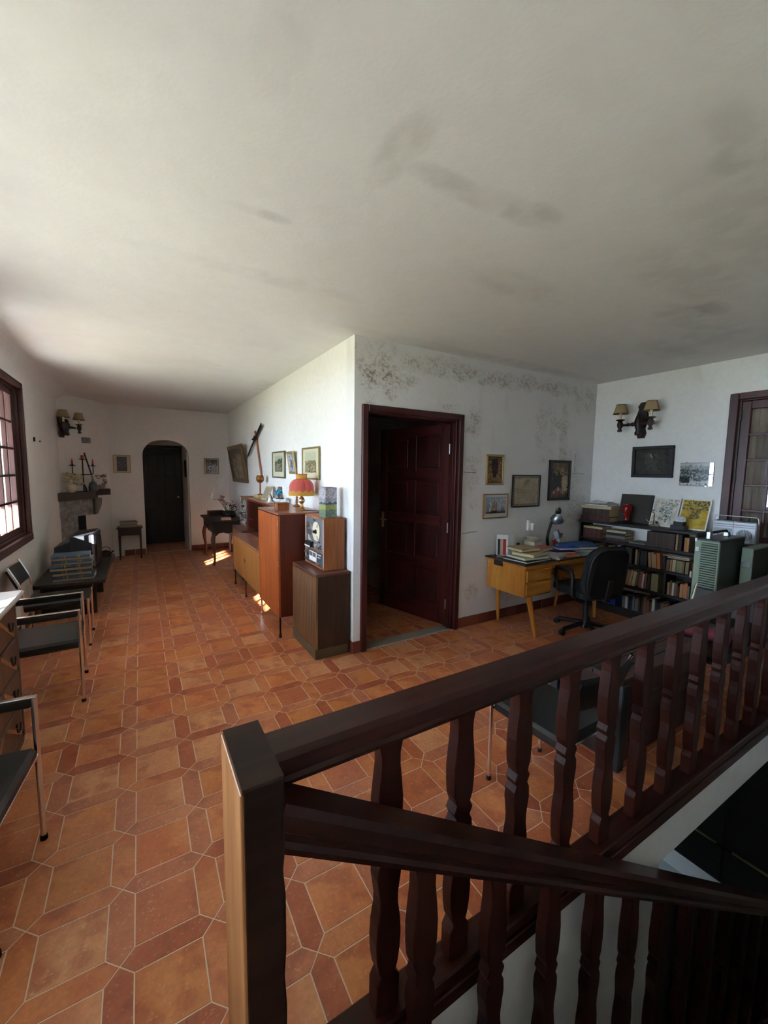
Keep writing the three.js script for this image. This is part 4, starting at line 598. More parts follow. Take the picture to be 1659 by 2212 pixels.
// ---------- corner table with flower pot ----------
{
  const g = thing('corner_table', 'dark carved table with curved legs in the far corner', 'table', [-0.31, 0, -4.68]);
  const hx = 0.245, hz = 0.56;
  part('top', WOOD.black, g, bb(-hx - 0.05, hx + 0.045, 0.722, 0.752, -hz - 0.05, hz + 0.05, 0.008));
  const ap = (L) => [[-L, 0.72], [L, 0.72], [L, 0.5], [L - 0.05, 0.5], [L - 0.1, 0.545], [0.08, 0.555], [0, 0.53], [-0.08, 0.555], [-L + 0.1, 0.545], [-L + 0.05, 0.5], [-L, 0.5]];
  part('apron', WOOD.dark, g, extrude(ap(hx), 0.022, 0.003).translate(0, 0, hz - 0.022), extrude(ap(hx), 0.022, 0.003).translate(0, 0, -hz), extrude(ap(hz), 0.022, 0.003).rotateY(Math.PI / 2).translate(-hx, 0, 0), extrude(ap(hz), 0.022, 0.003).rotateY(Math.PI / 2).translate(hx - 0.022, 0, 0));
  for (const s of [-1, 1]) for (const t of [-1, 1]) {
    const pts = [[0, 0.54, 0.032], [0.028, 0.44, 0.036], [0.02, 0.32, 0.028], [-0.005, 0.18, 0.02], [-0.005, 0.08, 0.018], [0.02, 0.02, 0.024], [0.03, 0.0, 0.022]], rows = []; for (const [o, y, r] of pts) rows.push([o, y, r]);
    const pos = [], idx = [], n = 10; rows.forEach(([o, y, r]) => { for (let k = 0; k < n; k++) { const a = k / n * Math.PI * 2; pos.push(s * (hx - 0.02 + o * 0.7) + r * Math.cos(a), y, t * (hz - 0.02 + o * 0.7) + r * Math.sin(a)); } });
    for (let i = 0; i < rows.length - 1; i++) for (let k = 0; k < n; k++) { const a = i * n + k, b = i * n + (k + 1) % n; idx.push(a, b, a + n, b, b + n, a + n); }
    const q = new THREE.BufferGeometry(); q.setAttribute('position', new THREE.Float32BufferAttribute(pos, 3)); q.setIndex(idx); q.computeVertexNormals(); part('leg', WOOD.chest, g, q);
  }
  const dr = part('drawer', WOOD.dark, g, bb(-hx - 0.008, -hx, 0.585, 0.69, -0.3, 0.3, 0.004)); parts('knob', WOOD.black, dr, sph(0.016, -hx - 0.02, 0.64, -0.15, 10), sph(0.016, -hx - 0.02, 0.64, 0.15, 10));
  const p = thing('flower_pot', 'glossy black teapot holding pink and purple artificial flowers', 'flower pot', [-0.2, 0.753, -4.6]), blk = M(0x0b0b0c, 0.14);
  part('pot', blk, p, lathe([[0.001, 0], [0.075, 0], [0.12, 0.03], [0.125, 0.06], [0.1, 0.1], [0.085, 0.115], [0.09, 0.125], [0.08, 0.125], [0.001, 0.11]], 0, 0, 0, 26), tube([[-0.1, 0.05, 0.02], [-0.14, 0.08, 0.03], [-0.155, 0.13, 0.035]], 0.014, 14)); part('handle', blk, p, tube([[0.09, 0.1, 0], [0.13, 0.15, 0], [0.1, 0.2, 0], [0.02, 0.16, 0]], 0.008, 20));
  for (let i = 0; i < 15; i++) {
    const x = rnd(-0.16, 0.1), y = rnd(0.14, 0.3) + (x < -0.06 ? 0.1 : 0), z = rnd(-0.08, 0.08), f = part('flower', pick([M(0x7d6a86, 0.7), M(0xb9b0b4, 0.7), M(0xc44a55, 0.6), M(0x6a5560, 0.7), M(0xd6c9c4, 0.7)]), p, ...Array.from({ length: 6 }, (_, k) => tf(sph(0.022, 0, 0, 0, 6, [1, 0.35, 0.6]), [x + 0.018 * Math.cos(k), y + rnd(-0.01, 0.02), z + 0.018 * Math.sin(k)], [rnd(-0.5, 0.5), -k, 0.4]))); part('stalk', M(0x48503a, 0.8), f, bar([x * 0.3, 0.1, z * 0.3], [x, y, z], 0.003, 5));
  }
  part('twig', M(0x6a624a, 0.8), p, tube([[-0.03, 0.12, 0], [-0.12, 0.26, 0.01], [-0.2, 0.33, 0.02], [-0.27, 0.325, 0.02]], 0.004, 16, 5)); for (let k = 0; k < 6; k++) part('twig', M(0x8a8478, 0.8), p, tube([[0.02, 0.11, 0], [0.06 + k * 0.02, 0.2, 0.03 - k * 0.01], [0.09 + k * 0.025, 0.25 + (k % 3) * 0.03, 0.02]], 0.003, 10, 5));
  single('wooden_casket', 'dark lidded casket at the back of the corner table', 'box', WOOD.dark, [bb(-0.13, 0.13, 0, 0.075, -0.1, 0.1, 0.004), bb(-0.135, 0.135, 0.0755, 0.095, -0.105, 0.105, 0.004)], [-0.37, 0.753, -5.02], 0.05);
  const cb = thing('cigar_box', 'flat box with a pale end at the front of the corner table', 'box', [-0.34, 0.753, -4.24], 0.04); part('body', M(0x4b3a30, 0.6), cb, bb(-0.085, 0.085, 0, 0.055, -0.1, 0.1, 0.003)); part('end_label', M(0xc79a7a, 0.6), cb, bb(-0.08, 0.08, 0.006, 0.05, 0.1, 0.1015));
}

// ---------- framed pictures ----------
// noise-dappled brush helper
function dabs(c, n, cols, x0, y0, x1, y1, w0, w1, h0 = w0, h1 = w1) { for (let i = 0; i < n; i++) { c.fillStyle = pick(cols); c.beginPath(); c.ellipse(rnd(x0, x1), rnd(y0, y1), rnd(w0, w1), rnd(h0, h1), rnd(0, 3), 0, 7); c.fill(); } }
const ART = {
  dim: art(256, 176, (c, w, h) => { c.fillStyle = '#3a332b'; c.fillRect(0, 0, w, h); dabs(c, 500, ['#2b2620', '#463d31', '#352e26', '#50463a'], 0, 0, w, h, 4, 22, 3, 10); c.fillStyle = '#6a5f50'; c.beginPath(); c.moveTo(w * 0.18, h); c.lineTo(w * 0.26, h * 0.35); c.lineTo(w * 0.36, h * 0.3); c.lineTo(w * 0.42, h); c.fill(); dabs(c, 160, ['#8a7754', '#a08a5e', '#6f6146'], w * 0.5, h * 0.2, w * 0.85, h * 0.95, 3, 12, 5, 20); dabs(c, 60, ['#8e8270', '#776c5c'], w * 0.2, h * 0.3, w * 0.4, h, 3, 8, 8, 24); }),
  etchingA: art(192, 256, (c, w, h) => { c.fillStyle = '#b9b59a'; c.fillRect(0, 0, w, h); c.fillStyle = '#a8ad96'; c.fillRect(0, 0, w, h * 0.4); dabs(c, 420, ['#4a4c3c', '#2f332a', '#5d5c48', '#6d6c55'], 0, h * 0.55, w, h, 2, 9); dabs(c, 260, ['#38402f', '#4b523d', '#2c3227'], w * 0.45, h * 0.2, w, h * 0.7, 2, 10); dabs(c, 120, ['#3e4336', '#565743'], 0, h * 0.35, w * 0.4, h * 0.65, 2, 8); dabs(c, 60, ['#cfcaae', '#c0ba9c'], w * 0.2, h * 0.5, w * 0.8, h * 0.9, 2, 8); }),
  mirrorish: art(128, 160, (c, w, h) => { c.fillStyle = '#aab4c2'; c.fillRect(0, 0, w, h); dabs(c, 80, ['#8d94a2', '#c3c7cc', '#6c6c74'], 0, 0, w, h, 3, 12); dabs(c, 50, ['#574f50', '#756a64'], w * 0.35, h * 0.3, w * 0.75, h * 0.8, 2, 7, 4, 14); }),
  etchingB: art(256, 224, (c, w, h) => { c.fillStyle = '#c6be98'; c.fillRect(0, 0, w, h); c.fillStyle = '#b7bba0'; c.fillRect(0, 0, w, h * 0.35); dabs(c, 700, ['#5b5340', '#3d382c', '#7a6f52', '#8c8060', '#a59a76'], 0, h * 0.55, w, h, 2, 8, 2, 10); dabs(c, 140, ['#6a6350', '#857b60'], 0, h * 0.42, w, h * 0.6, 2, 7, 4, 14); dabs(c, 60, ['#d8cfaa'], 0, h * 0.6, w, h, 2, 6); }),
  archA: art(160, 208, (c, w, h) => { c.fillStyle = '#3c3a3a'; c.fillRect(0, 0, w, h); dabs(c, 300, ['#2f2d2e', '#4b4847', '#565352', '#3a3535'], 0, 0, w, h, 4, 20, 2, 9); dabs(c, 80, ['#6a6660', '#5c5854'], 0, h * 0.35, w, h * 0.75, 6, 20, 1, 4); }),
  archB: art(176, 208, (c, w, h) => { c.fillStyle = '#6d6a6b'; c.fillRect(0, 0, w, h); dabs(c, 120, ['#3c3936', '#57524c'], 0, 0, w, h * 0.45, 4, 16); c.fillStyle = '#b9b8bc'; c.fillRect(w * 0.1, h * 0.5, w * 0.9, h * 0.5); for (let i = 0; i < 7; i++) { c.fillStyle = i % 2 ? '#55626f' : '#8f98a4'; c.fillRect(w * (0.35 + i * 0.09), h * 0.4, w * 0.05, h * 0.6); } dabs(c, 50, ['#4f463c', '#2f2b28', '#8c8276'], w * 0.05, h * 0.2, w * 0.5, h, 4, 14); dabs(c, 25, ['#c8c6c4'], w * 0.2, h * 0.2, w * 0.9, h * 0.6, 3, 9); }),
  grapes: art(160, 224, (c, w, h) => { c.fillStyle = '#7b6244'; c.fillRect(0, 0, w, h); dabs(c, 300, ['#6b5238', '#8c7250', '#5d4630', '#9a8058'], 0, 0, w, h, 4, 16); dabs(c, 240, ['#1c100c', '#2c1612', '#3d1d16', '#120b09'], w * 0.28, h * 0.05, w * 0.72, h * 0.62, 4, 10); dabs(c, 70, ['#21130f', '#150d0b'], w * 0.4, h * 0.6, w * 0.62, h * 0.8, 3, 8); dabs(c, 26, ['#5c2a20', '#7a4030'], w * 0.3, h * 0.1, w * 0.7, h * 0.55, 2, 5); }),
  ship: art(256, 192, (c, w, h) => { c.fillStyle = '#7f93a6'; c.fillRect(0, 0, w, h); dabs(c, 120, ['#9aa9b6', '#b5bcc0', '#c8c6bf'], w * 0.15, h * 0.1, w, h * 0.8, 8, 34, 4, 14); c.fillStyle = '#3e4a54'; c.fillRect(0, h * 0.9, w, h * 0.1); c.fillStyle = '#2c2a2a'; c.beginPath(); c.moveTo(w * 0.24, h * 0.82); c.lineTo(w * 0.62, h * 0.8); c.lineTo(w * 0.54, h * 0.97); c.lineTo(w * 0.28, h * 0.97); c.fill(); for (const [x, t, s] of [[0.34, 0.32, 0.1], [0.43, 0.15, 0.12], [0.53, 0.3, 0.1]]) { c.fillStyle = '#8a6a54'; for (let k = 0; k < 4; k++) c.fillRect(w * (x - s * 0.5 * (0.5 + k * 0.18)), h * (t + k * 0.14), w * s * (0.5 + k * 0.18), h * 0.12); c.fillStyle = '#463c36'; c.fillRect(w * x - 1, h * (t - 0.08), 2, h * 0.7); } for (const x of [0.08, 0.13, 0.8, 0.86, 0.92]) { c.fillStyle = '#7d7468'; c.beginPath(); c.moveTo(w * x, h * 0.45); c.lineTo(w * (x + 0.04), h * 0.9); c.lineTo(w * (x - 0.03), h * 0.9); c.fill(); } }),
  diploma: art(384, 320, (c, w, h) => {
    c.fillStyle = '#b4a98c'; c.fillRect(0, 0, w, h); dabs(c, 120, ['rgba(150,132,100,.25)', 'rgba(190,180,150,.25)'], 0, 0, w, h, 8, 40); c.strokeStyle = '#4d4636'; c.lineWidth = 3; for (let i = 0; i < 64; i++) { for (const [x, y] of [[14 + i * 5.7, 14], [14 + i * 5.7, h - 14], [14, 14 + i * 4.65], [w - 14, 14 + i * 4.65]]) { c.beginPath(); c.arc(x, y, 4 + (i % 2) * 2, i, i + 4); c.stroke(); } }
    c.fillStyle = '#6f6248'; dabs(c, 40, ['#7b6d50', '#8d7e60'], w * 0.42, 34, w * 0.62, 90, 3, 8); c.strokeStyle = '#5b4a34'; c.lineWidth = 1.6; for (let r = 0; r < 9; r++) { c.beginPath(); const y = 110 + r * 16; c.moveTo(46 + (r % 3) * 16, y); for (let x = 50; x < w - 50 - (r === 8 ? 150 : (r % 2) * 30); x += 5) c.lineTo(x, y + rnd(-3.4, 3.4)); c.stroke(); }
    c.lineWidth = 3; c.strokeStyle = '#6b4a30'; c.beginPath(); c.moveTo(60, 172); for (let x = 60; x < 260; x += 7) c.lineTo(x, 172 + rnd(-8, 8)); c.stroke(); c.lineWidth = 1.5; for (let r = 0; r < 4; r++) { c.beginPath(); c.moveTo(250, 236 + r * 11); for (let x = 250; x < 330; x += 5) c.lineTo(x, 236 + r * 11 + rnd(-4, 4)); c.stroke(); }
  }),
  still: art(224, 288, (c, w, h) => { c.fillStyle = '#4a3828'; c.fillRect(0, 0, w, h); dabs(c, 200, ['#5d4833', '#6d563c', '#35271c', '#7d6748'], 0, 0, w, h, 6, 30); dabs(c, 90, ['#1a120d', '#241812'], w * 0.1, h * 0.3, w * 0.55, h * 0.75, 8, 24); dabs(c, 40, ['#a38f68', '#b5a37c'], w * 0.68, h * 0.35, w * 0.95, h * 0.8, 5, 16, 10, 34); dabs(c, 36, ['#8e6a3e', '#6f5030', '#a88654'], w * 0.2, h * 0.1, w * 0.7, h * 0.35, 5, 14); for (const [x, y, r] of [[0.3, 0.8, 15], [0.44, 0.76, 18], [0.6, 0.79, 16], [0.72, 0.86, 14], [0.2, 0.86, 13], [0.5, 0.88, 14], [0.82, 0.9, 11], [0.36, 0.9, 12]]) { c.fillStyle = pick(['#b08472', '#a3584a', '#c09c80', '#7c3c30']); c.beginPath(); c.arc(w * x, h * y, r, 0, 7); c.fill(); } }),
  dark: art(288, 208, (c, w, h) => { c.fillStyle = '#34322f'; c.fillRect(0, 0, w, h); dabs(c, 160, ['#2c2a28', '#3b3936', '#403d39'], 0, 0, w, h, 8, 30); c.strokeStyle = '#4d4a44'; c.lineWidth = 2; c.strokeRect(w * 0.14, h * 0.16, w * 0.7, h * 0.68); dabs(c, 60, ['#4a4741', '#55514a'], w * 0.3, h * 0.15, w * 0.65, h * 0.85, 4, 16); dabs(c, 12, ['#8f8878', '#a59d8b'], w * 0.44, h * 0.2, w * 0.52, h * 0.34, 3, 7); }),
  hills: art(320, 240, (c, w, h) => { c.fillStyle = '#b9bbb4'; c.fillRect(0, 0, w, h); dabs(c, 120, ['#8b8f8d', '#6e7474', '#9ea19c'], 0, h * 0.12, w, h * 0.4, 6, 26, 3, 9); dabs(c, 420, ['#3c4446', '#535a5a', '#2c3234', '#6c7270'], 0, h * 0.28, w, h * 0.8, 4, 18, 2, 8); dabs(c, 100, ['#8e9490', '#a6aaa4', '#c2c3bc'], 0, h * 0.5, w, h * 0.85, 2, 8, 1, 4); dabs(c, 120, ['#17191a', '#2b2e2e'], 0, h * 0.6, w * 0.35, h, 4, 14); c.fillStyle = '#c9c6b8'; c.fillRect(0, h * 0.9, w, h * 0.1); dabs(c, 40, ['#3c3c38', '#77756a'], 0, h * 0.88, w, h, 2, 9); }),
  flowersBlue: art(224, 288, (c, w, h) => { c.fillStyle = '#cfc8ba'; c.fillRect(0, 0, w, h); dabs(c, 60, ['#c2baa8', '#d8d2c4', '#b8ad9a'], 0, 0, w, h, 8, 28); dabs(c, 150, ['#8b9694', '#6f7f84', '#586b78', '#9aa39a', '#4f5650'], w * 0.28, h * 0.15, w * 0.8, h * 0.8, 3, 10); dabs(c, 40, ['#3c3832', '#6b5e4c'], 0, 0, w, h, 2, 6); dabs(c, 24, ['#dcd6c8'], w * 0.3, h * 0.2, w * 0.75, h * 0.7, 4, 10); }),
  flowersGold: art(224, 288, (c, w, h) => { c.fillStyle = '#b89a2c'; c.fillRect(0, 0, w, h); dabs(c, 60, ['#c3a534', '#a88a24', '#b19430'], 0, 0, w, h, 8, 30); dabs(c, 130, ['#4c4226', '#6a5c36', '#38301e', '#8a7a4a', '#9a8c66'], w * 0.05, h * 0.02, w * 0.98, h * 0.35, 3, 10); dabs(c, 90, ['#5a4e2c', '#877642', '#403620'], w * 0.35, h * 0.3, w * 0.7, h * 0.65, 3, 9); }),
};
function picture(label, w, h, o) {   // centre at the origin, facing +z
  const { tex: t, frame = MAT.gold, fw = 0.025, d = 0.022, mat = 0, matColor = 0xcfc6ae, pos, turn = 0, lean = 0, category = 'picture', name = 'framed_picture' } = o;
  const g = thing(name, label, category, pos, turn); g.rotation.order = 'YXZ'; g.rotation.x = lean; g.rotation.z = o.tilt ?? 0;
  parts('frame_bar', frame, g, bb(-w / 2, w / 2, h / 2 - fw, h / 2, 0, d, 0.004), bb(-w / 2, w / 2, -h / 2, -h / 2 + fw, 0, d, 0.004), bb(-w / 2, -w / 2 + fw, -h / 2 + fw, h / 2 - fw, 0, d, 0.004), bb(w / 2 - fw, w / 2, -h / 2 + fw, h / 2 - fw, 0, d, 0.004));
  part('backing', M(matColor, 0.85), g, bb(-w / 2 + fw * 0.6, w / 2 - fw * 0.6, -h / 2 + fw * 0.6, h / 2 - fw * 0.6, 0.002, d * 0.5));
  const iw = w - 2 * fw - 2 * mat, ih = h - 2 * fw - (o.matY ?? mat) * 2; part('print', M(0xffffff, o.rough ?? 0.35, { map: t }), g, printGeo(iw, ih, 0, (o.up ?? 0), d * 0.5 + 0.0012));
  return g;
}
const WX = -Math.PI / 2;
picture('large dark painting in a broad gilt frame leaning out from the wall', 1.19, 0.66, { tex: ART.dim, frame: M(0x6b5230, 0.45, { metalness: 0.3 }), fw: 0.07, d: 0.035, pos: [-0.045, 1.72, -4.52], turn: WX, lean: 0.15 });
picture('narrow olive framed engraving of trees hung farthest along the three small pictures', 0.55, 0.345, { tex: ART.etchingA, frame: M(0x5d5a44, 0.5), fw: 0.02, mat: 0.09, matY: 0.05, up: 0.012, matColor: 0xc9c4a8, pos: [-0.002, 1.685, -2.15], turn: WX });
picture('small ornate gilt mirror frame tilted forward between two engravings', 0.235, 0.265, { tex: ART.mirrorish, frame: MAT.goldPale, fw: 0.028, d: 0.02, pos: [-0.02, 1.705, -1.57], turn: WX, lean: 0.14 });
picture('pale framed crowd engraving hung above the pink lamp', 0.5, 0.34, { tex: ART.etchingB, frame: M(0x8a7c54, 0.45, { metalness: 0.3 }), fw: 0.018, mat: 0.07, matY: 0.045, up: 0.01, matColor: 0xcfc8a8, pos: [-0.002, 1.69, -0.99], turn: WX });
picture('gilt framed grey print with wide margin beside the archway', 0.27, 0.32, { tex: ART.archA, frame: MAT.goldPale, fw: 0.012, mat: 0.045, matY: 0.02, matColor: 0xcbc4b8, pos: [-1.835, 1.69, ZF + 0.002] });
picture('gilt framed street view print above the corner table', 0.275, 0.32, { tex: ART.archB, frame: MAT.gold, fw: 0.014, mat: 0.015, matColor: 0xbfb9aa, pos: [-0.325, 1.68, ZF + 0.002] });
picture('gold framed still life of dark hanging fruit above the ship print', 0.255, 0.32, { tex: ART.grapes, frame: M(0xb9a070, 0.35, { metalness: 0.6 }), fw: 0.024, mat: 0.008, matColor: 0x3a2c1c, pos: [1.652, 1.65, 0.002] });
picture('thin wooden framed print of a sailing ship above the desk', 0.365, 0.26, { tex: ART.ship, frame: M(0x8a6238, 0.45), fw: 0.01, mat: 0.028, matY: 0.035, up: 0.008, matColor: 0xc8c2b2, pos: [1.687, 1.265, 0.002] });
picture('black framed handwritten diploma with an ornamental border', 0.455, 0.36, { tex: ART.diploma, frame: MAT.blackPaint, fw: 0.016, pos: [2.158, 1.42, 0.002] });
picture('black framed dark fruit still life near the room corner', 0.39, 0.475, { tex: ART.still, frame: M(0x17110f, 0.4), fw: 0.036, d: 0.03, pos: [2.728, 1.54, 0.002] });
picture('dim framed photograph in a heavy black frame below the wall lamp', 0.43, 0.35, { tex: ART.dark, frame: M(0x121010, 0.5), fw: 0.035, d: 0.035, rough: 0.15, pos: [XR - 0.002, 1.765, 0.715], turn: WX, lean: 0.03 });
{
  const g = thing('mirror_picture', 'frameless glass picture of grey hills with a mirrored edge', 'picture', [XR - 0.012, 1.63, 1.145], WX);
  part('glass_plate', M(0x9aa0a2, 0.1), g, bb(-0.15, 0.15, -0.12, 0.12, -0.006, 0.004, 0.002)); part('print', M(0xffffff, 0.2, { map: ART.hills }), g, printGeo(0.258, 0.225, -0.018, 0, 0.0052)); parts('mirror_strip', M(0xe8ecec, 0.05, { metalness: 1 }), g, bb(0.115, 0.146, 0.008, 0.116, 0.003, 0.0058), bb(0.115, 0.146, -0.116, -0.008, 0.003, 0.0058)); parts('clip', MAT.chrome, g, bb(-0.1, -0.085, 0.116, 0.126, -0.008, 0.008), bb(0.085, 0.1, -0.126, -0.116, -0.008, 0.008));
}
{   // crossed sticks on the wall
  const g = thing('wall_ornament', 'dark crossed wooden oars hung on the white wall', 'ornament', [-0.02, 0, 0]);
  part('long_oar', WOOD.walnut, g, beam([0, 2.19, -3.33], [0, 1.49, -2.985], 0.014, 0.04, 0.004), sph(0.03, 0, 2.19, -3.33, 10, [0.5, 1, 1]));
  part('short_oar', WOOD.black, g, beam([-0.016, 2.265, -2.9], [-0.016, 2.06, -3.35], 0.012, 0.06, 0.004), beam([-0.016, 2.06, -3.35], [-0.016, 1.83, -3.8], 0.012, 0.045, 0.004)); part('boss', WOOD.black, g, sph(0.04, -0.012, 2.1, -3.34, 12, [0.5, 1, 1])); part('peg', MAT.iron, g, sph(0.016, -0.02, 2.085, -3.42, 8));
}
{ const g = thing('passage_picture', 'small dark frame on the passage wall inside the archway', 'picture', [-0.757, 1.62, -6.1], WX); parts('frame_bar', MAT.blackPaint, g, bb(-0.09, 0.09, 0.15, 0.17, 0, 0.02, 0.003), bb(-0.09, 0.09, -0.17, -0.15, 0, 0.02, 0.003), bb(-0.09, -0.07, -0.15, 0.15, 0, 0.02, 0.003), bb(0.07, 0.09, -0.15, 0.15, 0, 0.02, 0.003)); part('print', M(0x2b2a2e, 0.5), g, bb(-0.075, 0.075, -0.155, 0.155, 0.001, 0.01)); }

// ---------- door_1: dark panelled door standing open into the dark room ----------
function panelDoor(parent, name, w, h, cols, rows, th, m = WOOD.door, mH = m === WOOD.door ? WOOD.doorH : m) {   // leaf in local x 0..w, y 0..h, thickness along z centred
  const st = 0.11, rl = 0.1, leaf = part(name, m, parent, bb(0, st, 0, h, -th / 2, th / 2, 0.004), bb(w - st, w, 0, h, -th / 2, th / 2, 0.004));
  const iw = (w - 2 * st - (cols - 1) * rl) / cols, ih = (h - 0.2 - rl * rows) / rows; let y = 0.2;
  parts('rail', mH, leaf, bb(st, w - st, 0, 0.2, -th / 2, th / 2, 0.003), ...Array.from({ length: rows }, (_, j) => bb(st, w - st, 0.2 + ih + j * (ih + rl), 0.2 + ih + j * (ih + rl) + rl, -th / 2, th / 2, 0.003)));
  if (cols > 1) part('muntin', m, leaf, bb(st + iw, st + iw + rl, 0.2, h - rl, -th / 2 + 0.001, th / 2 - 0.001, 0.003));
  for (let i = 0; i < cols; i++) for (let j = 0; j < rows; j++) { const x = st + i * (iw + rl), yy = y + j * (ih + rl); part('panel', m, leaf, bb(x + 0.025, x + iw - 0.025, yy + 0.03, yy + ih - 0.03, -th / 2 + 0.008, th / 2 - 0.008, 0.008), bb(x, x + iw, yy, yy + ih, -0.006, 0.006)); }
  return leaf;
}
{
  const g = structGroup('door_1', 'dark red panelled door open into the unlit room', 'door');
  parts('casing', WOOD.door, g, bb(0.07, 0.128, 0, 2.182, -0.012, 0.024, 0.006), bb(1.147, 1.205, 0, 2.182, -0.012, 0.024, 0.006), bb(0.128, 1.147, 2.123, 2.182, -0.012, 0.024, 0.006));
  parts('jamb', WOOD.door, g, bb(0.113, 0.145, 0, 2.137, -0.152, -0.012, 0.004), bb(1.13, 1.162, 0, 2.137, -0.152, -0.012, 0.004), bb(0.145, 1.13, 2.105, 2.137, -0.152, -0.012, 0.004));
  parts('stop', WOOD.door, g, bb(0.145, 0.157, 0, 2.105, -0.075, -0.04, 0.002), bb(1.118, 1.13, 0, 2.105, -0.075, -0.04, 0.002));
  part('threshold', M(0x8d8378, 0.8), g, bb(0.145, 1.13, -0.003, 0.004, -0.15, -0.02, 0.001));
  const leaf = panelDoor(g, 'leaf', 0.985, 2.085, 2, 4, 0.04), ang = Math.PI / 2 + 0.262; leaf.position.set(1.128 + 0.024 * Math.sin(ang), 0.012, -0.1 + 0.024 * Math.cos(ang)); leaf.rotation.y = ang;
  part('handle', MAT.brass, leaf, bb(0.91, 0.95, 0.95, 1.13, -0.026, -0.02, 0.001), bar([0.93, 1.05, -0.02], [0.93, 1.05, -0.07], 0.008), bar([0.93, 1.05, -0.07], [0.83, 1.05, -0.07], 0.009));
  parts('hinge', MAT.steel, g, ...[0.25, 1.05, 1.85].map((y) => cyl(0.008, 0.008, 0.1, 1.118, y, -0.09, 10)));
}
// ---------- door_2: glazed double door on the bookcase wall ----------
{
  const g = structGroup('door_2', 'dark red glazed door with small panes beyond the bookcase', 'door', [XR, 0, 0]);
  const z0 = 1.375, z1 = 2.485, yT = 2.405;
  parts('casing', WOOD.door, g, bb(-0.028, 0.006, 0, yT, z0, z0 + 0.07, 0.006), bb(-0.028, 0.006, 0, yT, z1 - 0.07, z1, 0.006), bb(-0.028, 0.006, yT - 0.065, yT, z0 + 0.07, z1 - 0.07, 0.006));
  parts('jamb', WOOD.door, g, bb(0.006, 0.08, 0, 2.355, 1.43, 1.462, 0.003), bb(0.006, 0.08, 0, 2.355, 2.398, 2.43, 0.003), bb(0.006, 0.08, 2.33, 2.358, 1.462, 2.398, 0.003));
  for (const [a, b] of [[1.463, 1.929], [1.931, 2.397]]) {
    const st = 0.07, x0 = 0.012, x1 = 0.05, rows = 5, y0 = 1.05, y1 = 2.25, gh = (y1 - y0) / rows, gw = (b - a - 2 * st) / 2;
    const leaf = part('leaf', WOOD.door, g, bb(x0, x1, 0.01, 2.325, a, a + st, 0.004), bb(x0, x1, 0.01, 2.325, b - st, b, 0.004), bb(x0, x1, 2.25, 2.325, a + st, b - st, 0.004), bb(x0, x1, 0.9, 1.05, a + st, b - st, 0.004), bb(x0, x1, 0.01, 0.2, a + st, b - st, 0.004));
    part('panel', WOOD.door, leaf, bb(x0 + 0.012, x1 - 0.012, 0.2, 0.9, a + st, b - st), bb(x0 + 0.006, x1 - 0.006, 0.26, 0.84, a + st + 0.05, b - st - 0.05, 0.006));
    parts('glazing_bar', WOOD.door, leaf, ...Array.from({ length: rows - 1 }, (_, j) => bb(x0 + 0.005, x1 - 0.005, y0 + gh * (j + 1) - 0.011, y0 + gh * (j + 1) + 0.011, a + st, b - st, 0.003)), bb(x0 + 0.006, x1 - 0.006, y0, y1, a + st + gw - 0.009, a + st + gw + 0.009, 0.003));
    const pg = finish([box(0.003, gh - 0.018, gw - 0.012)]); for (let i = 0; i < 2; i++) for (let j = 0; j < rows; j++) { const o = new THREE.Mesh(pg, MAT.glass); o.name = 'pane'; o.position.set(0.03, y0 + gh * (j + 0.5), a + st + gw * (i + 0.5)); leaf.add(o); }
    parts('hinge', MAT.iron, leaf, ...[0.3, 1.55, 2.15].map((y) => bb(0.0, 0.014, y, y + 0.09, a - 0.012, a + 0.006, 0.002)));
  }
  const q = []; for (let i = 0; i <= 60; i++) q.push([i / 60 * 0.92, 0.006 * Math.sin(i * 1.3) + 0.003 * Math.sin(i * 2.9)]); const cur = new THREE.Shape(); q.forEach((p, i) => (i ? cur.lineTo(p[0], p[1]) : cur.moveTo(p[0], p[1]))); q.slice().reverse().forEach((p) => cur.lineTo(p[0], p[1] + 0.002));
  part('curtain', M(0x6f675c, 0.95), g, new THREE.ExtrudeGeometry(cur, { depth: 1.3, bevelEnabled: false }).rotateX(-Math.PI / 2).rotateY(-Math.PI / 2).translate(0.062, 0.98, 1.47));
}
// ---------- door_3: closed dark door at the end of the passage ----------
{ const g = structGroup('door_3', 'dark closed door at the end of the passage behind the archway', 'door', [-1.56, 0, -6.9]); panelDoor(g, 'leaf', 0.76, 2.05, 2, 3, 0.04, WOOD.night); parts('casing', WOOD.dark, g, bb(-0.05, 0, 0, 2.11, -0.02, 0.03, 0.004), bb(0.76, 0.8, 0, 2.11, -0.02, 0.03, 0.004), bb(0, 0.76, 2.055, 2.11, -0.02, 0.03, 0.004)); part('handle', MAT.brass, g, sph(0.025, 0.7, 1.0, 0.045, 12)); }

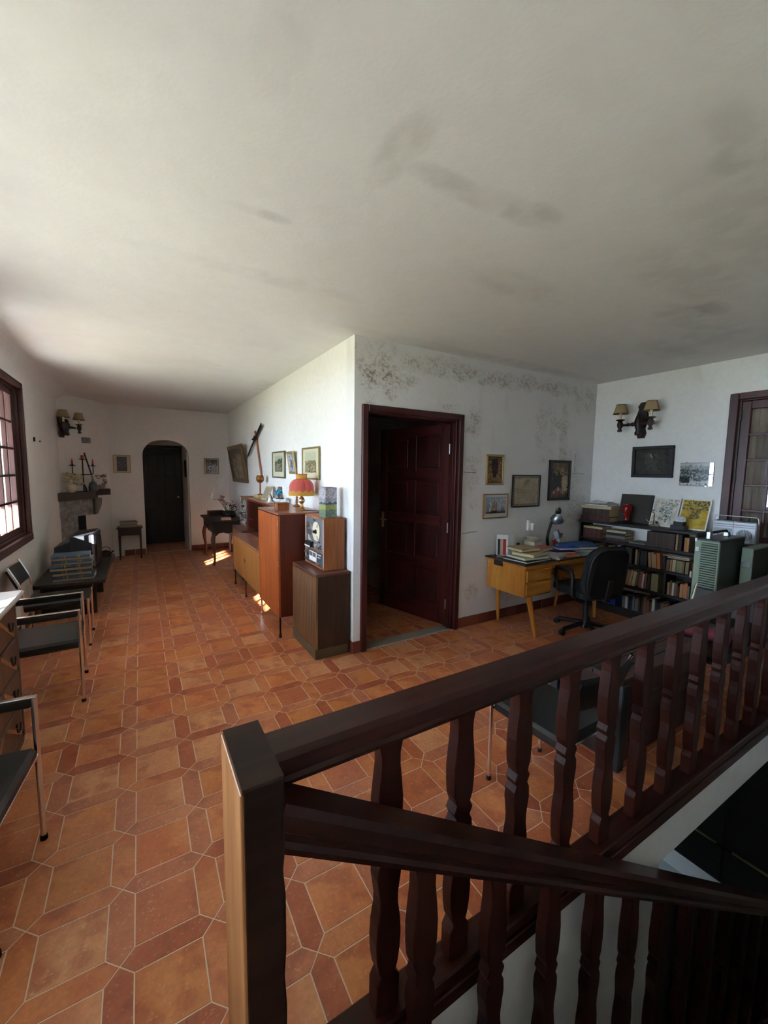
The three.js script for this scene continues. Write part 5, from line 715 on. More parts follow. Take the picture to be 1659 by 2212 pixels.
// ---------- desk ----------
{
  const g = thing('desk', 'yellow wooden desk with tapered legs and a drawer pedestal', 'desk');
  const x0 = 1.585, x1 = 2.93, z0 = 0.012, z1 = 0.535;
  part('top', M(0x2a2522, 0.5), g, bb(x0 - 0.03, x1 + 0.02, 0.728, 0.742, z0, z1 + 0.01, 0.003)); part('top_edge', WOOD.deskH, g, bb(x0 - 0.005, x1, 0.69, 0.728, z1 - 0.012, z1 + 0.005, 0.003), bb(x0 - 0.004, x0 + 0.01, 0.7, 0.728, z0, z1 - 0.012, 0.002));
  part('pedestal', WOOD.desk, g, bb(x0, 1.985, 0.41, 0.727, z0 + 0.01, z1 - 0.014, 0.004));
  for (const [y, h] of [[0.56, 0.115], [0.425, 0.12]]) { const d = part('drawer', WOOD.deskH, g, bb(x0 + 0.02, 1.965, y, y + h, z1 - 0.016, z1, 0.004)); part('knob', MAT.brass, d, cyl(0.011, 0.011, 0.004, 0, 0, 0, 12).rotateX(Math.PI / 2).translate(1.785, y + h * 0.52, z1 + 0.002), bar([1.785, y + h * 0.52, z1], [1.785, y + h * 0.52, z1 + 0.02], 0.005)); }
  parts('kneehole_rail', WOOD.deskH, g, bb(1.985, 2.6, 0.6, 0.69, z0 + 0.02, z0 + 0.04), bb(1.985, 2.6, 0.655, 0.69, z1 - 0.06, z1 - 0.04));
  part('side_pedestal', WOOD.deskH, g, bb(2.6, x1, 0.43, 0.727, z0 + 0.01, z1 - 0.014, 0.004)); part('foot_board', WOOD.deskH, g, bb(1.99, 2.6, 0.42, 0.5, z0 + 0.05, z0 + 0.07));
  for (const [a, b, c, d] of [[1.69, 0.49, 1.755, 0.54], [1.72, 0.06, 1.775, 0.03], [2.83, 0.47, 2.81, 0.5], [2.8, 0.06, 2.75, 0.03]]) part('leg', WOOD.desk, g, bar([c, 0, d], [a, 0.415, b], 0.014, 10, 0.03));
  part('charred_corner', M(0x1d1714, 0.9), g, bb(x0 - 0.005, x0 + 0.002, 0.665, 0.722, 0.12, 0.24, 0.002));
}
// papers and office things on the desk
const D = 0.7425;
// height at which something of that outline rests on what lies there already
const laid = [];
function rest(x, z, w, d, turn, h) {
  const c = Math.cos(turn), s = Math.sin(turn), pts = [[-1, -1], [1, -1], [1, 1], [-1, 1]].map(([i, j]) => [x + (i * w / 4) * c + (j * d / 4) * s, z - (i * w / 4) * s + (j * d / 4) * c]), axes = [[c, -s], [s, c]];
  const apart = (o) => [...axes, ...o.axes].some(([ax, az]) => { const p = pts.map((q) => q[0] * ax + q[1] * az), r = o.pts.map((q) => q[0] * ax + q[1] * az); return Math.max(...p) < Math.min(...r) + 0.004 || Math.max(...r) < Math.min(...p) + 0.004; });
  const y = Math.max(D, ...laid.filter((o) => !apart(o)).map((o) => o.top)) + 0.0006; laid.push({ pts, axes, top: y + h }); return y;
}
function sheet(w, d, n = 8, amp = 0.006, th = 0.002) { const g = new THREE.BoxGeometry(w, th, d, n, 1, n), p = g.attributes.position, s = rnd(0, 9); for (let i = 0; i < p.count; i++) { const x = p.getX(i) / w, z = p.getZ(i) / d; p.setY(i, p.getY(i) + amp * (1 + Math.sin(x * 4 + s) * Math.cos(z * 3 + s * 2)) / 2); } g.computeVertexNormals(); return g.translate(0, th / 2, 0); }
function folder(label, color, w, d, h, [x, z], turn, cat = 'folder', amp = 0.006) { const y = rest(x, z, w, d, turn, h + amp), g = thing('document_folder', label, cat, [x, y, z], turn); part('cover', M(color, 0.5), g, sheet(w, d, 8, amp, 0.003).translate(0, h - 0.004, 0), box(w, 0.003, d, 0, 0.0015, 0)); part('papers', MAT.paper, g, box(w - 0.014, h - 0.006, d - 0.012, 0.002, h / 2, 0, 0.001)); return g; }
{
  const c = thing('standing_card', 'folded white card printed with black, tan and red stripes', 'card', [1.72, rest(1.72, 0.1, 0.17, 0.06, -0.7, 0.2), 0.1], -0.7); part('card', M(0xd5d3d2, 0.6), c, tf(box(0.12, 0.22, 0.004, 0, 0.11, 0), [0, 0, 0], [-0.12, 0, 0]), tf(box(0.09, 0.22, 0.004, 0, 0.11, 0), [0.085, 0, -0.025], [-0.1, 0.55, 0])); for (const [col, x, w] of [[0x17181c, -0.035, 0.026], [0xb9a389, -0.008, 0.028], [0xa3202a, 0.023, 0.032]]) part('stripe', M(col, 0.6), c, tf(box(w, 0.17, 0.001, x, 0.09, 0.0026), [0, 0, 0], [-0.12, 0, 0]));
  const l = thing('desk_lamp', 'black desk lamp with a grey metal reflector', 'lamp', [2.47, rest(2.47, 0.1, 0.14, 0.14, 0, 0.3), 0.1]); part('base', MAT.blackPaint, l, lathe([[0.001, 0], [0.07, 0], [0.07, 0.014], [0.02, 0.024], [0.001, 0.024]], 0, 0, 0, 24)); part('stem', MAT.blackPaint, l, tube([[0, 0.02, 0], [-0.02, 0.14, 0], [0.01, 0.28, 0.01], [0.06, 0.37, 0.02]], 0.016, 20)); part('reflector', M(0x8c969c, 0.28, { metalness: 0.8 }), l, tf(lathe([[0.02, 0.07], [0.03, 0.06], [0.06, 0.025], [0.075, -0.02], [0.072, -0.02], [0.056, 0.022], [0.001, 0.055]], 0, 0, 0, 24), [0.07, 0.36, 0.05], [0.5, 0, 0.35])); part('socket_cap', MAT.blackPaint, l, tf(lathe([[0.001, 0.14], [0.018, 0.135], [0.03, 0.115], [0.032, 0.085], [0.03, 0.06], [0.001, 0.06]], 0, 0, 0, 18), [0.07, 0.36, 0.05], [0.3, 0, 0.25])); part('ring', MAT.cream, l, tf(cyl(0.032, 0.026, 0.02, 0, 0.066, 0, 18), [0.07, 0.36, 0.05], [0.4, 0, 0.3])); part('tan_disc', M(0xa08a74, 0.7), l, tf(cyl(0.06, 0.06, 0.006, 0, 0, 0, 24), [0.14, 0.34, -0.02], [1.3, 0, 0.4]));
  const f = thing('table_flag', 'small red, white and blue table flags on a stand', 'flag', [2.585, rest(2.585, 0.1, 0.07, 0.07, 0, 0.2), 0.1]); part('base', MAT.white, f, cyl(0.03, 0.026, 0.014, 0, 0.007, 0, 16)); parts('stick', MAT.goldPale, f, bar([0, 0.01, 0], [-0.03, 0.2, 0.01], 0.003), bar([0, 0.01, 0], [0.02, 0.23, 0.02], 0.003)); const fl = (c2, x, y, r) => part('cloth', M(c2, 0.7), f, tf(sheet(0.06, 0.09, 6, 0.014, 0.0015), [x, y, 0.02], [1.35, r, 0.2])); fl(0xb3bcc6, -0.01, 0.16, 0.2); fl(0xc8c9cb, 0.012, 0.13, -0.2); fl(0x8a1c22, -0.02, 0.07, 0.4); fl(0x3b4a7a, 0.03, 0.17, 0.6);
  single('paper_block', 'cream note block under the toy bird', 'paper block', MAT.paper, box(0.16, 0.105, 0.05, 0, 0.0525, 0, 0.002), [2.73, rest(2.73, 0.06, 0.16, 0.05, -0.1, 0.105), 0.06], -0.1);
  const o = thing('toy_bird', 'yellow and green toy bird on a paper block', 'toy', [2.73, rest(2.73, 0.06, 0.05, 0.04, 0, 0.08), 0.06]); part('body', M(0xc28a1c, 0.6), o, sph(0.028, 0, 0.029, 0, 12, [1.3, 1, 1]), sph(0.018, -0.028, 0.06, 0, 10)); part('wing', M(0x66803c, 0.6), o, sph(0.02, 0.015, 0.05, 0.01, 10, [1.4, 0.6, 0.8])); part('beak', M(0xb0561c, 0.6), o, sph(0.008, -0.048, 0.058, 0, 6, [1.6, 0.7, 0.7]));
  const w = thing('wall_socket', 'white wall socket with a plugged-in adapter behind the papers', 'socket', [2.22, 1.03, 0.001]); part('plate', MAT.white, w, bb(-0.02, 0.02, -0.06, 0.06, 0, 0.03, 0.004)); part('adapter', M(0xd3d2cf, 0.5), w, tf(bb(0.025, 0.105, -0.06, 0.03, 0.001, 0.06, 0.008), [0, 0, 0], [0, 0, -0.15])); part('screw', MAT.steel, w, cyl(0.004, 0.004, 0.004, 0, 0, 0, 8).rotateX(Math.PI / 2).translate(0, 0.03, 0.031));
}
folder('black flat portfolio under the brown envelopes', 0x15171c, 0.4, 0.3, 0.018, [1.8, 0.36], 0.05, 'portfolio', 0.001);
folder('pale green folder below the brown envelopes', 0xb9bd9a, 0.34, 0.26, 0.02, [1.815, 0.355], -0.1, 'folder', 0.003);
folder('thick white document stack under the pink folder', 0xbfb8ad, 0.36, 0.2, 0.05, [2.13, 0.14], 0.08, 'documents', 0.003);
for (const [i, [w, d, h, x, z, r]] of [[0.31, 0.25, 0.034, 1.84, 0.36, 0.2], [0.26, 0.22, 0.028, 1.79, 0.32, -0.1]].entries()) { const y = rest(x, z, w, d, r, h + 0.012), g = thing('envelope', i ? 'crumpled brown paper envelope lying on top of the desk pile' : 'thick brown envelope with a cream edge under the crumpled one', 'envelope', [x, y, z], r, 'brown envelopes on the desk'); part('paper', M(i ? 0xa98e68 : 0xb89c72, 0.75), g, sheet(w, d, 10, 0.012, 0.004).translate(0, h - 0.006, 0)); part('contents', M(0xcbbf96, 0.7), g, box(w - 0.01, h - 0.004, d - 0.01, 0, h / 2, 0, 0.006)); }
folder('salmon pink folder behind the brown envelopes', 0xb0594c, 0.32, 0.24, 0.026, [2.1, 0.22], 0.14); 
folder('pink striped brochure lying between the folders', 0xb08a88, 0.2, 0.2, 0.016, [2.12, 0.42], 0.4, 'brochure', 0.005);
folder('red and white newspaper sheet hanging near the desk edge', 0xb9b5b6, 0.22, 0.18, 0.01, [2.13, 0.43], 0.25, 'newspaper', 0.008);
folder('purple ring folder fanned out in the middle of the desk', 0x3d3a78, 0.27, 0.2, 0.03, [2.39, 0.31], -0.3); folder('orange folder near the desk front edge', 0xc05428, 0.2, 0.1, 0.016, [2.36, 0.465], -0.2); folder('magenta plastic folder on the purple one', 0xb02f55, 0.3, 0.09, 0.012, [2.36, 0.27], -0.42, 'folder', 0.003);
folder('bright blue plastic folder above the purple one', 0x1f4cae, 0.25, 0.18, 0.02, [2.44, 0.34], -0.35); folder('green and teal magazine at the desk front edge', 0x7d9a98, 0.22, 0.15, 0.008, [2.59, 0.45], 0.15, 'magazine', 0.003); folder('dark red clip folder under the large blue folder', 0x6d1f2c, 0.27, 0.2, 0.03, [2.7, 0.32], -0.35, 'folder', 0.003); folder('large curled blue folder on the office chair side of the desk', 0x2c5480, 0.38, 0.27, 0.026, [2.7, 0.3], -0.32, 'folder', 0.04);
folder('tall heap of yellowed papers before the wall socket', 0xa89f90, 0.18, 0.14, 0.07, [2.2, 0.1], 0.2, 'papers', 0.004); for (let i = 0; i < 5; i++) single('paper_sheet', ['lowest', 'second', 'third', 'fourth', 'uppermost'][i] + ' loose sheet on the yellowed paper heap', 'paper', i % 2 ? MAT.paperOld : MAT.paper, sheet(0.19, 0.13, 6, 0.003, 0.002), [2.2, rest(2.2, 0.1, 0.19, 0.13, 0.2 + i * 0.2, 0.0055), 0.1], 0.2 + i * 0.2, 'sheets on the paper heap');
{
  const k = thing('penguin_figure', 'little black and orange carved figure beside the pencils', 'figurine', [2.0, rest(2.0, 0.05, 0.07, 0.07, 0, 0.11), 0.05]); part('body', MAT.blackPaint, k, lathe([[0.001, 0], [0.03, 0.005], [0.035, 0.04], [0.02, 0.075], [0.001, 0.085]], 0, 0, 0, 14), sph(0.02, 0.01, 0.09, 0.01, 10)); part('beak', M(0xb07a4a, 0.6), k, sph(0.01, 0.01, 0.085, 0.032, 8, [0.7, 0.7, 1.4])); 
  const pc = thing('pencil_cup', 'small cup with a red and a yellow pencil', 'pencil cup', [1.9, rest(1.9, 0.05, 0.06, 0.06, 0, 0.1), 0.05]); part('cup', M(0x2d2723, 0.5), pc, lathe([[0.001, 0], [0.025, 0], [0.027, 0.07], [0.024, 0.07], [0.022, 0.006], [0.001, 0.006]], 0, 0, 0, 16)); part('pencil', M(0xc43a2c, 0.5), pc, bar([0, 0.01, 0], [-0.012, 0.18, 0.006], 0.004, 6)); part('pencil', M(0xcf9a34, 0.5), pc, bar([0.008, 0.01, 0], [0.012, 0.14, 0.004], 0.004, 6));
  const b = thing('ink_bottle', 'brown ink bottle with a white cap beside the desk lamp', 'bottle', [2.36, rest(2.36, 0.06, 0.056, 0.056, 0, 0.1), 0.06]); part('bottle', M(0x3d2016, 0.2), b, lathe([[0.001, 0], [0.025, 0], [0.027, 0.05], [0.012, 0.07], [0.001, 0.07]], 0, 0, 0, 14)); part('cap', MAT.white, b, cyl(0.011, 0.009, 0.03, 0, 0.085, 0, 12));
  single('spectacles', 'thin wire spectacles lying at the desk corner', 'spectacles', MAT.steel, [tf(new THREE.TorusGeometry(0.024, 0.002, 5, 20), [-0.03, 0.012, 0], [1.2, 0, 0]), tf(new THREE.TorusGeometry(0.024, 0.002, 5, 20), [0.03, 0.012, 0], [1.2, 0, 0]), bar([-0.008, 0.015, 0], [0.008, 0.015, 0], 0.002), tube([[-0.054, 0.012, 0], [-0.06, 0.03, -0.04], [-0.05, 0.004, -0.07]], 0.0018, 10, 5), tube([[0.054, 0.012, 0], [0.06, 0.025, -0.04], [0.05, 0.004, -0.07]], 0.0018, 10, 5)], [1.62, rest(1.62, 0.17, 0.12, 0.1, 1.2, 0.03), 0.17], 1.2);
}
// ---------- swivel chair ----------
{
  const g = thing('office_chair', 'worn black swivel chair with loop arms at the desk', 'office chair', [2.32, 0, 0.70], -0.3);   // local: faces -z
  const k = part('base', MAT.plastic, g, cyl(0.045, 0.03, 0.07, 0, 0.085, 0, 16));
  for (let i = 0; i < 5; i++) { const a = i * 1.2566 + 0.5, x = Math.cos(a), z = Math.sin(a); part('spoke', MAT.plastic, g, beam([x * 0.03, 0.095, z * 0.03], [x * 0.29, 0.06, z * 0.29], 0.045, 0.032, 0.008)); part('caster', MAT.rubber, g, cyl(0.027, 0.027, 0.04, 0, 0, 0, 16).rotateX(Math.PI / 2).rotateY(-a).translate(x * 0.3, 0.0275, z * 0.3), box(0.03, 0.03, 0.03, x * 0.29, 0.05, z * 0.29, 0.006)); }
  part('column', MAT.plastic, g, cyl(0.028, 0.028, 0.2, 0, 0.2, 0, 16), cyl(0.018, 0.018, 0.15, 0, 0.34, 0, 14), box(0.16, 0.03, 0.2, 0, 0.395, 0, 0.006));
  const seat = new THREE.Shape(); seat.moveTo(-0.18, -0.23); seat.quadraticCurveTo(-0.24, -0.22, -0.24, -0.1); seat.lineTo(-0.22, 0.18); seat.quadraticCurveTo(-0.2, 0.23, 0, 0.23); seat.quadraticCurveTo(0.2, 0.23, 0.22, 0.18); seat.lineTo(0.24, -0.1); seat.quadraticCurveTo(0.24, -0.22, 0.18, -0.23); seat.closePath();
  part('seat', MAT.fabricBlack, g, extrude(seat, 0.08, 0.02).rotateX(Math.PI / 2).translate(0, 0.49, 0));
  const back = new THREE.Shape(); back.moveTo(-0.15, 0); back.quadraticCurveTo(-0.21, 0.02, -0.225, 0.16); back.lineTo(-0.215, 0.36); back.quadraticCurveTo(-0.2, 0.5, -0.08, 0.51); back.lineTo(0.08, 0.51); back.quadraticCurveTo(0.2, 0.5, 0.215, 0.36); back.lineTo(0.225, 0.16); back.quadraticCurveTo(0.21, 0.02, 0.15, 0); back.closePath();
  const bend = (q, amp) => { const p = q.attributes.position; for (let i = 0; i < p.count; i++) p.setZ(i, p.getZ(i) - amp * (p.getX(i) / 0.22) ** 2); q.computeVertexNormals(); return q; };
  const shellGeo = (s, depth, bv) => { const q = extrude(s, depth, bv, 14); return bend(q, 0.05); };
  const bk = part('backrest', MAT.fabricBlack, g, tf(shellGeo(back, 0.06, 0.018), [0, 0.42, 0.2], [0.14, 0, 0])); part('back_shell', M(0x0c0c0d, 0.55), bk, tf(shellGeo(back, 0.02, 0.006).scale(0.96, 0.97, 1), [0, 0.425, 0.262], [0.14, 0, 0]));
  part('back_bar', MAT.plastic, g, box(0.07, 0.02, 0.28, 0, 0.4, 0.14, 0.005), beam([0, 0.4, 0.27], [0, 0.62, 0.31], 0.06, 0.016, 0.004));
  for (const s of [-1, 1]) part('armrest', MAT.plastic, g, roundPath([[s * 0.2, 0.42, -0.1], [s * 0.27, 0.42, -0.1], [s * 0.28, 0.66, -0.14], [s * 0.28, 0.67, 0.12], [s * 0.27, 0.42, 0.12], [s * 0.2, 0.42, 0.12]], 0.06, 0.017, 8), box(0.05, 0.025, 0.26, s * 0.28, 0.68, -0.01, 0.01));
}

// ---------- bookcase ----------
const SH = [0.1, 0.37, 0.62, 0.85, 1.06], BX = 3.12;   // shelf surfaces, front edge
{
  const g = thing('bookcase', 'black wooden bookcase crammed with old books', 'bookcase');
  const z0 = 0.05, z1 = 1.31;
  for (const [i, y] of SH.entries()) part('shelf', WOOD.black, g, bb(BX - (i === 4 ? 0.02 : 0), XR - 0.02, y - 0.028, y, z0, z1, 0.003));
  parts('side_panel', WOOD.black, g, bb(BX, XR - 0.02, 0, 1.032, z0, z0 + 0.022, 0.003), bb(BX, XR - 0.02, 0, 1.032, z1 - 0.022, z1, 0.003)); part('divider', WOOD.black, g, bb(BX + 0.02, XR - 0.03, 0.37, 0.592, 1.03, 1.05)); part('back_panel', WOOD.black, g, bb(XR - 0.028, XR - 0.02, 0.072, 0.822, z0 + 0.022, z1 - 0.022)); part('plinth', WOOD.black, g, bb(BX + 0.02, BX + 0.04, 0, 0.072, z0 + 0.022, z1 - 0.022));
}
const coverMats = {}, cover = (c) => (coverMats[c] ??= M(c, 0.6));
const TONES = { brown: 0x6b4a30, tan: 0x9a7a50, 'dark brown': 0x35231a, cream: 0xb5a682, maroon: 0x4a1d1c, red: 0x9c3526, navy: 0x1e2838, grey: 0x6b6862, white: 0xb9b6ae, orange: 0xb06a38, green: 0x3c4a38, pink: 0x8a4a48, black: 0x181614, olive: 0x7a744e };
const ordinal = ['floor-level', 'lower', 'middle', 'upper', 'top'];
function bookUp(tone, shelf, z, w, h, d, tilt = 0, label) {   // upright, spine towards -x
  const g = thing('book', label ?? `${h > 0.168 ? 'tall' : 'short'} ${w > 0.027 ? 'thick' : 'slim'} ${tone} book standing${tilt ? ' aslant' : ' upright'} on the ${ordinal[shelf]} shelf of the black bookcase`, 'book', [BX + 0.015 + d / 2 + rnd(0, 0.02), SH[shelf] + 0.001 + Math.abs(Math.sin(tilt)) * w / 2, z], 0, `books on the ${ordinal[shelf]} shelf`); g.rotation.x = tilt;
  const c = cover(TONES[tone]); part('cover', c, g, bb(-d / 2, d / 2, 0, h, -w / 2, -w / 2 + 0.003), bb(-d / 2, d / 2, 0, h, w / 2 - 0.003, w / 2), bb(-d / 2 - 0.002, -d / 2 + 0.002, 0, h, -w / 2, w / 2, 0.001)); part('pages', MAT.paperOld, g, bb(-d / 2 + 0.002, d / 2 - 0.005, 0.004, h - 0.005, -w / 2 + 0.003, w / 2 - 0.003));
  return g;
}
function bookFlat(tone, y, z, w, h, d, label, group, x = BX + 0.02, turn = 0) {   // lying, spine towards -x; w along z, d deep
  const g = thing('book', label, 'book', [x + d / 2, y, z], turn, group), c = cover(TONES[tone]);
  part('cover', c, g, bb(-d / 2, d / 2, 0, 0.003, -w / 2, w / 2), bb(-d / 2, d / 2, h - 0.003, h, -w / 2, w / 2), bb(-d / 2 - 0.004, -d / 2 + 0.002, 0, h, -w / 2, w / 2, 0.001)); part('pages', MAT.paperOld, g, bb(-d / 2 + 0.003, d / 2 - 0.005, 0.003, h - 0.003, -w / 2 + 0.005, w / 2 - 0.005));
  if (['maroon', 'dark brown'].includes(tone)) parts('spine_band', M(0x5f4a38, 0.5), g, ...[-0.35, -0.12, 0.12, 0.35].map((k) => bb(-d / 2 - 0.0065, -d / 2 - 0.003, 0.002, h - 0.002, w * k - 0.003, w * k + 0.003)));
  return g;
}
function row(shelf, z0, z1, tones, hmin, hmax, lean = 0) { let z = z0; while (z < z1) { const w = rnd(0.018, 0.036); if (z + w > z1) break; const h = rnd(hmin, hmax), t = pick(tones); bookUp(t, shelf, z + w / 2 + (lean > 0 ? 0 : 0), w, h, rnd(0.13, 0.17), lean); z += w + 0.0015 + Math.abs(lean) * 0.004; } }
// upper shelf: lying volumes, then upright
{
  let y = SH[3] + 0.001; for (let i = 0; i < 3; i++) { bookFlat(i === 2 ? 'cream' : 'maroon', y, 0.215, 0.24, i === 2 ? 0.026 : 0.055, 0.2, ['lowest', 'middle', 'upper cream'][i] + ' large volume of the lying stack at the wall end of the upper shelf', 'lying volumes on the upper shelf'); y += i === 2 ? 0.027 : 0.056; }
  y = SH[3] + 0.001; for (const [i, [t, h]] of [['maroon', 0.03], ['grey', 0.034], ['navy', 0.03], ['cream', 0.026]].entries()) { bookFlat(t, y, 0.5, 0.22, h, 0.18, ['bottom maroon', 'second grey', 'third navy', 'top cream'][i] + ' book of the stack below the red vase', 'stack below the red vase', BX + 0.01, rnd(-0.05, 0.05)); y += h + 0.001; }
  bookFlat('grey', SH[3] + 0.001, 0.73, 0.17, 0.018, 0.2, 'thin grey booklet lying alone on the upper shelf', undefined, BX + 0.03);
  y = SH[3] + 0.001; for (let i = 0; i < 5; i++) { bookFlat('dark brown', y, 0.97, 0.27, 0.032, 0.19, ['lowest', 'second', 'third', 'fourth', 'topmost'][i] + ' banded dark volume in the pile of five on the upper shelf', 'pile of five dark volumes'); y += 0.0325; }
  bookUp('tan', 3, 1.125, 0.018, 0.165, 0.15); bookUp('black', 3, 1.15, 0.028, 0.165, 0.15); bookUp('orange', 3, 1.2, 0.02, 0.14, 0.15); bookUp('tan', 3, 1.223, 0.02, 0.14, 0.14);
}
row(2, 0.09, 0.4, ['brown', 'tan', 'dark brown', 'grey', 'green'], 0.15, 0.185); row(2, 0.415, 0.52, ['cream', 'tan', 'brown'], 0.16, 0.18); bookUp('white', 2, 0.545, 0.022, 0.185, 0.15); bookUp('maroon', 2, 0.567, 0.018, 0.185, 0.15); row(2, 0.58, 0.72, ['dark brown', 'black', 'maroon'], 0.165, 0.185); bookUp('tan', 2, 0.735, 0.02, 0.17, 0.15); row(2, 0.75, 0.86, ['black', 'green', 'dark brown'], 0.15, 0.175);
row(2, 0.875, 1.005, ['cream', 'tan', 'orange', 'cream'], 0.155, 0.17, -0.1); bookUp('navy', 2, 1.022, 0.022, 0.15, 0.15, -0.08); row(2, 1.045, 1.27, ['tan', 'cream', 'grey', 'brown', 'olive'], 0.12, 0.135); bookUp('red', 2, 1.278, 0.014, 0.13, 0.14);
bookFlat('cream', SH[2] + 0.14, 1.15, 0.2, 0.012, 0.15, 'cream booklet lying across the upright books of the middle shelf'); single('paper_bundle', 'white paper bundle lying over books on the middle shelf', 'papers', MAT.paper, sheet(0.14, 0.24, 6, 0.008, 0.006), [BX + 0.09, SH[2] + 0.1535, 1.12], 0.05);
row(1, 0.09, 0.5, ['brown', 'dark brown', 'tan', 'grey'], 0.16, 0.2, 0.06); row(1, 0.52, 0.76, ['cream', 'brown', 'tan', 'dark brown', 'grey'], 0.16, 0.2, 0.14); bookUp('pink', 1, 0.79, 0.036, 0.185, 0.16, 0.1); bookUp('white', 1, 0.822, 0.018, 0.165, 0.15, 0.06); bookUp('brown', 1, 0.85, 0.024, 0.18, 0.15, 0.03); bookUp('dark brown', 1, 0.88, 0.024, 0.175, 0.15); bookUp('olive', 1, 0.945, 0.07, 0.19, 0.16, 0, 'thick pale olive file with a dark label on the lower shelf'); row(1, 1.07, 1.28, ['orange', 'tan', 'brown', 'grey', 'maroon', 'white'], 0.11, 0.16);
row(0, 0.09, 0.38, ['dark brown', 'brown', 'grey', 'black'], 0.14, 0.19); row(0, 0.62, 1.27, ['black', 'dark brown', 'grey', 'navy', 'white', 'brown'], 0.13, 0.19);
single('file_box', 'bright blue file box among the floor-level books', 'box', M(0x20429a, 0.4), bb(0, 0.14, 0, 0.17, -0.05, 0.05, 0.003), [BX + 0.01, SH[0] + 0.001, 0.5], 0.03); single('open_magazine', 'open white magazine lying on the floor-level books', 'magazine', MAT.paper, [sheet(0.15, 0.14, 6, 0.02, 0.003).translate(0, 0, -0.07), sheet(0.15, 0.14, 6, 0.02, 0.003).translate(0, 0, 0.072)], [BX + 0.1, SH[0] + 0.195, 0.72], 0.12);
// things on the bookcase top
{
  const T = SH[4]; let y = T + 0.001;
  for (const [i, [t, h, w]] of [['maroon', 0.055, 0.36], ['dark brown', 0.09, 0.33], ['cream', 0.036, 0.37]].entries()) { bookFlat(t, y, 0.25, w, h, 0.24, ['low maroon album', 'thick dark brown binder', 'wide cream album'][i] + ' in the stack on the bookcase top', 'stack on the bookcase top', BX - 0.01, i * 0.02); y += h + 0.001; }
  single('notebook', 'white spiral notebook on the cream album', 'notebook', MAT.white, bb(-0.1, 0.1, 0, 0.012, -0.14, 0.14, 0.002), [BX + 0.1, y, 0.24], 0.05); single('magazine', 'curled glossy magazine topping the bookcase stack', 'magazine', M(0xc6c8cc, 0.35), sheet(0.21, 0.3, 10, 0.03, 0.01), [BX + 0.1, y + 0.0125, 0.25], -0.1);
  const v = thing('red_vase', 'glossy dark red vase on a black stand', 'vase', [BX + 0.055, T + 0.001, 0.585]); part('stand', MAT.blackPaint, v, lathe([[0.001, 0], [0.05, 0], [0.05, 0.014], [0.034, 0.02], [0.034, 0.034], [0.001, 0.034]], 0, 0, 0, 22)); part('body', M(0x7a1412, 0.12), v, lathe([[0.001, 0.034], [0.03, 0.036], [0.033, 0.05], [0.028, 0.075], [0.036, 0.11], [0.05, 0.15], [0.054, 0.18], [0.046, 0.205], [0.03, 0.215], [0.034, 0.225], [0.03, 0.225], [0.026, 0.214], [0.001, 0.2]], 0, 0, 0, 28));
  single('framed_board', 'plain dark backed frame leaning behind the red vase', 'frame', M(0x332e26, 0.7), tf(bb(-0.02, 0.005, 0, 0.33, -0.175, 0.175, 0.004), [0, 0, 0], [0, 0, -0.2]), [XR - 0.095, T + 0.006, 0.6]);
  for (const [t, z, label] of [['flowersBlue', 0.912, 'poster of pale blue flowers leaning on the wall above the bookcase'], ['flowersGold', 1.185, 'poster of brown flowers on gold leaning beside the radio']]) { const g = thing('leaning_poster', label, 'poster', [XR - 0.13, T + 0.003, z], WX); g.rotation.order = 'YXZ'; g.rotation.x = -0.3; part('board', MAT.white, g, bb(-0.13, 0.13, 0, 0.325, -0.004, 0, 0.001)); part('print', M(0xffffff, 0.5, { map: ART[t] }), g, printGeo(0.236, 0.298, 0, 0.163, 0.0012)); }
  const s = thing('wire_scale', 'small wire letter scale before the blue flower poster', 'scale', [BX + 0.06, T + 0.001, 0.87]); part('stand', MAT.iron, s, tube([[-0.03, 0.003, -0.06], [-0.03, 0.018, -0.03], [0, 0.02, 0], [0.03, 0.018, 0.03], [0.03, 0.003, 0.06]], 0.004, 20, 6), bar([0, 0.02, 0], [0, 0.15, 0], 0.005), bar([0, 0.15, 0], [0, 0.17, -0.05], 0.004), bar([0, 0.178, -0.08], [0, 0.178, 0], 0.004)); part('dial', MAT.steel, s, tf(new THREE.TorusGeometry(0.07, 0.003, 5, 20, 1.6), [0, 0.115, -0.02], [0, Math.PI / 2, -2.2])); part('weight', MAT.iron, s, sph(0.014, 0, 0.05, 0.03, 10));
  const k = thing('tissue_box', 'black stepped box with a crumpled white tissue', 'tissue box', [BX + 0.06, T + 0.001, 1.12]); part('box', M(0x15110f, 0.5), k, bb(-0.045, 0.045, 0, 0.045, -0.07, 0.06, 0.002), bb(-0.04, 0.04, 0.045, 0.085, -0.045, 0.04, 0.002)); const tis = new THREE.IcosahedronGeometry(0.045, 3); { const p = tis.attributes.position; for (let i = 0; i < p.count; i++) { const q = 0.75 + 0.5 * fbm(p.getX(i) * 6 + 3, p.getY(i) * 6 + p.getZ(i) * 4 + 3, 16, 16, 5, 3); p.setXYZ(i, p.getX(i) * q, p.getY(i) * q * 0.8, p.getZ(i) * q * 1.15); } tis.computeVertexNormals(); } part('tissue', M(0xd9dadb, 0.85), k, tis.translate(0, 0.105, 0));
}

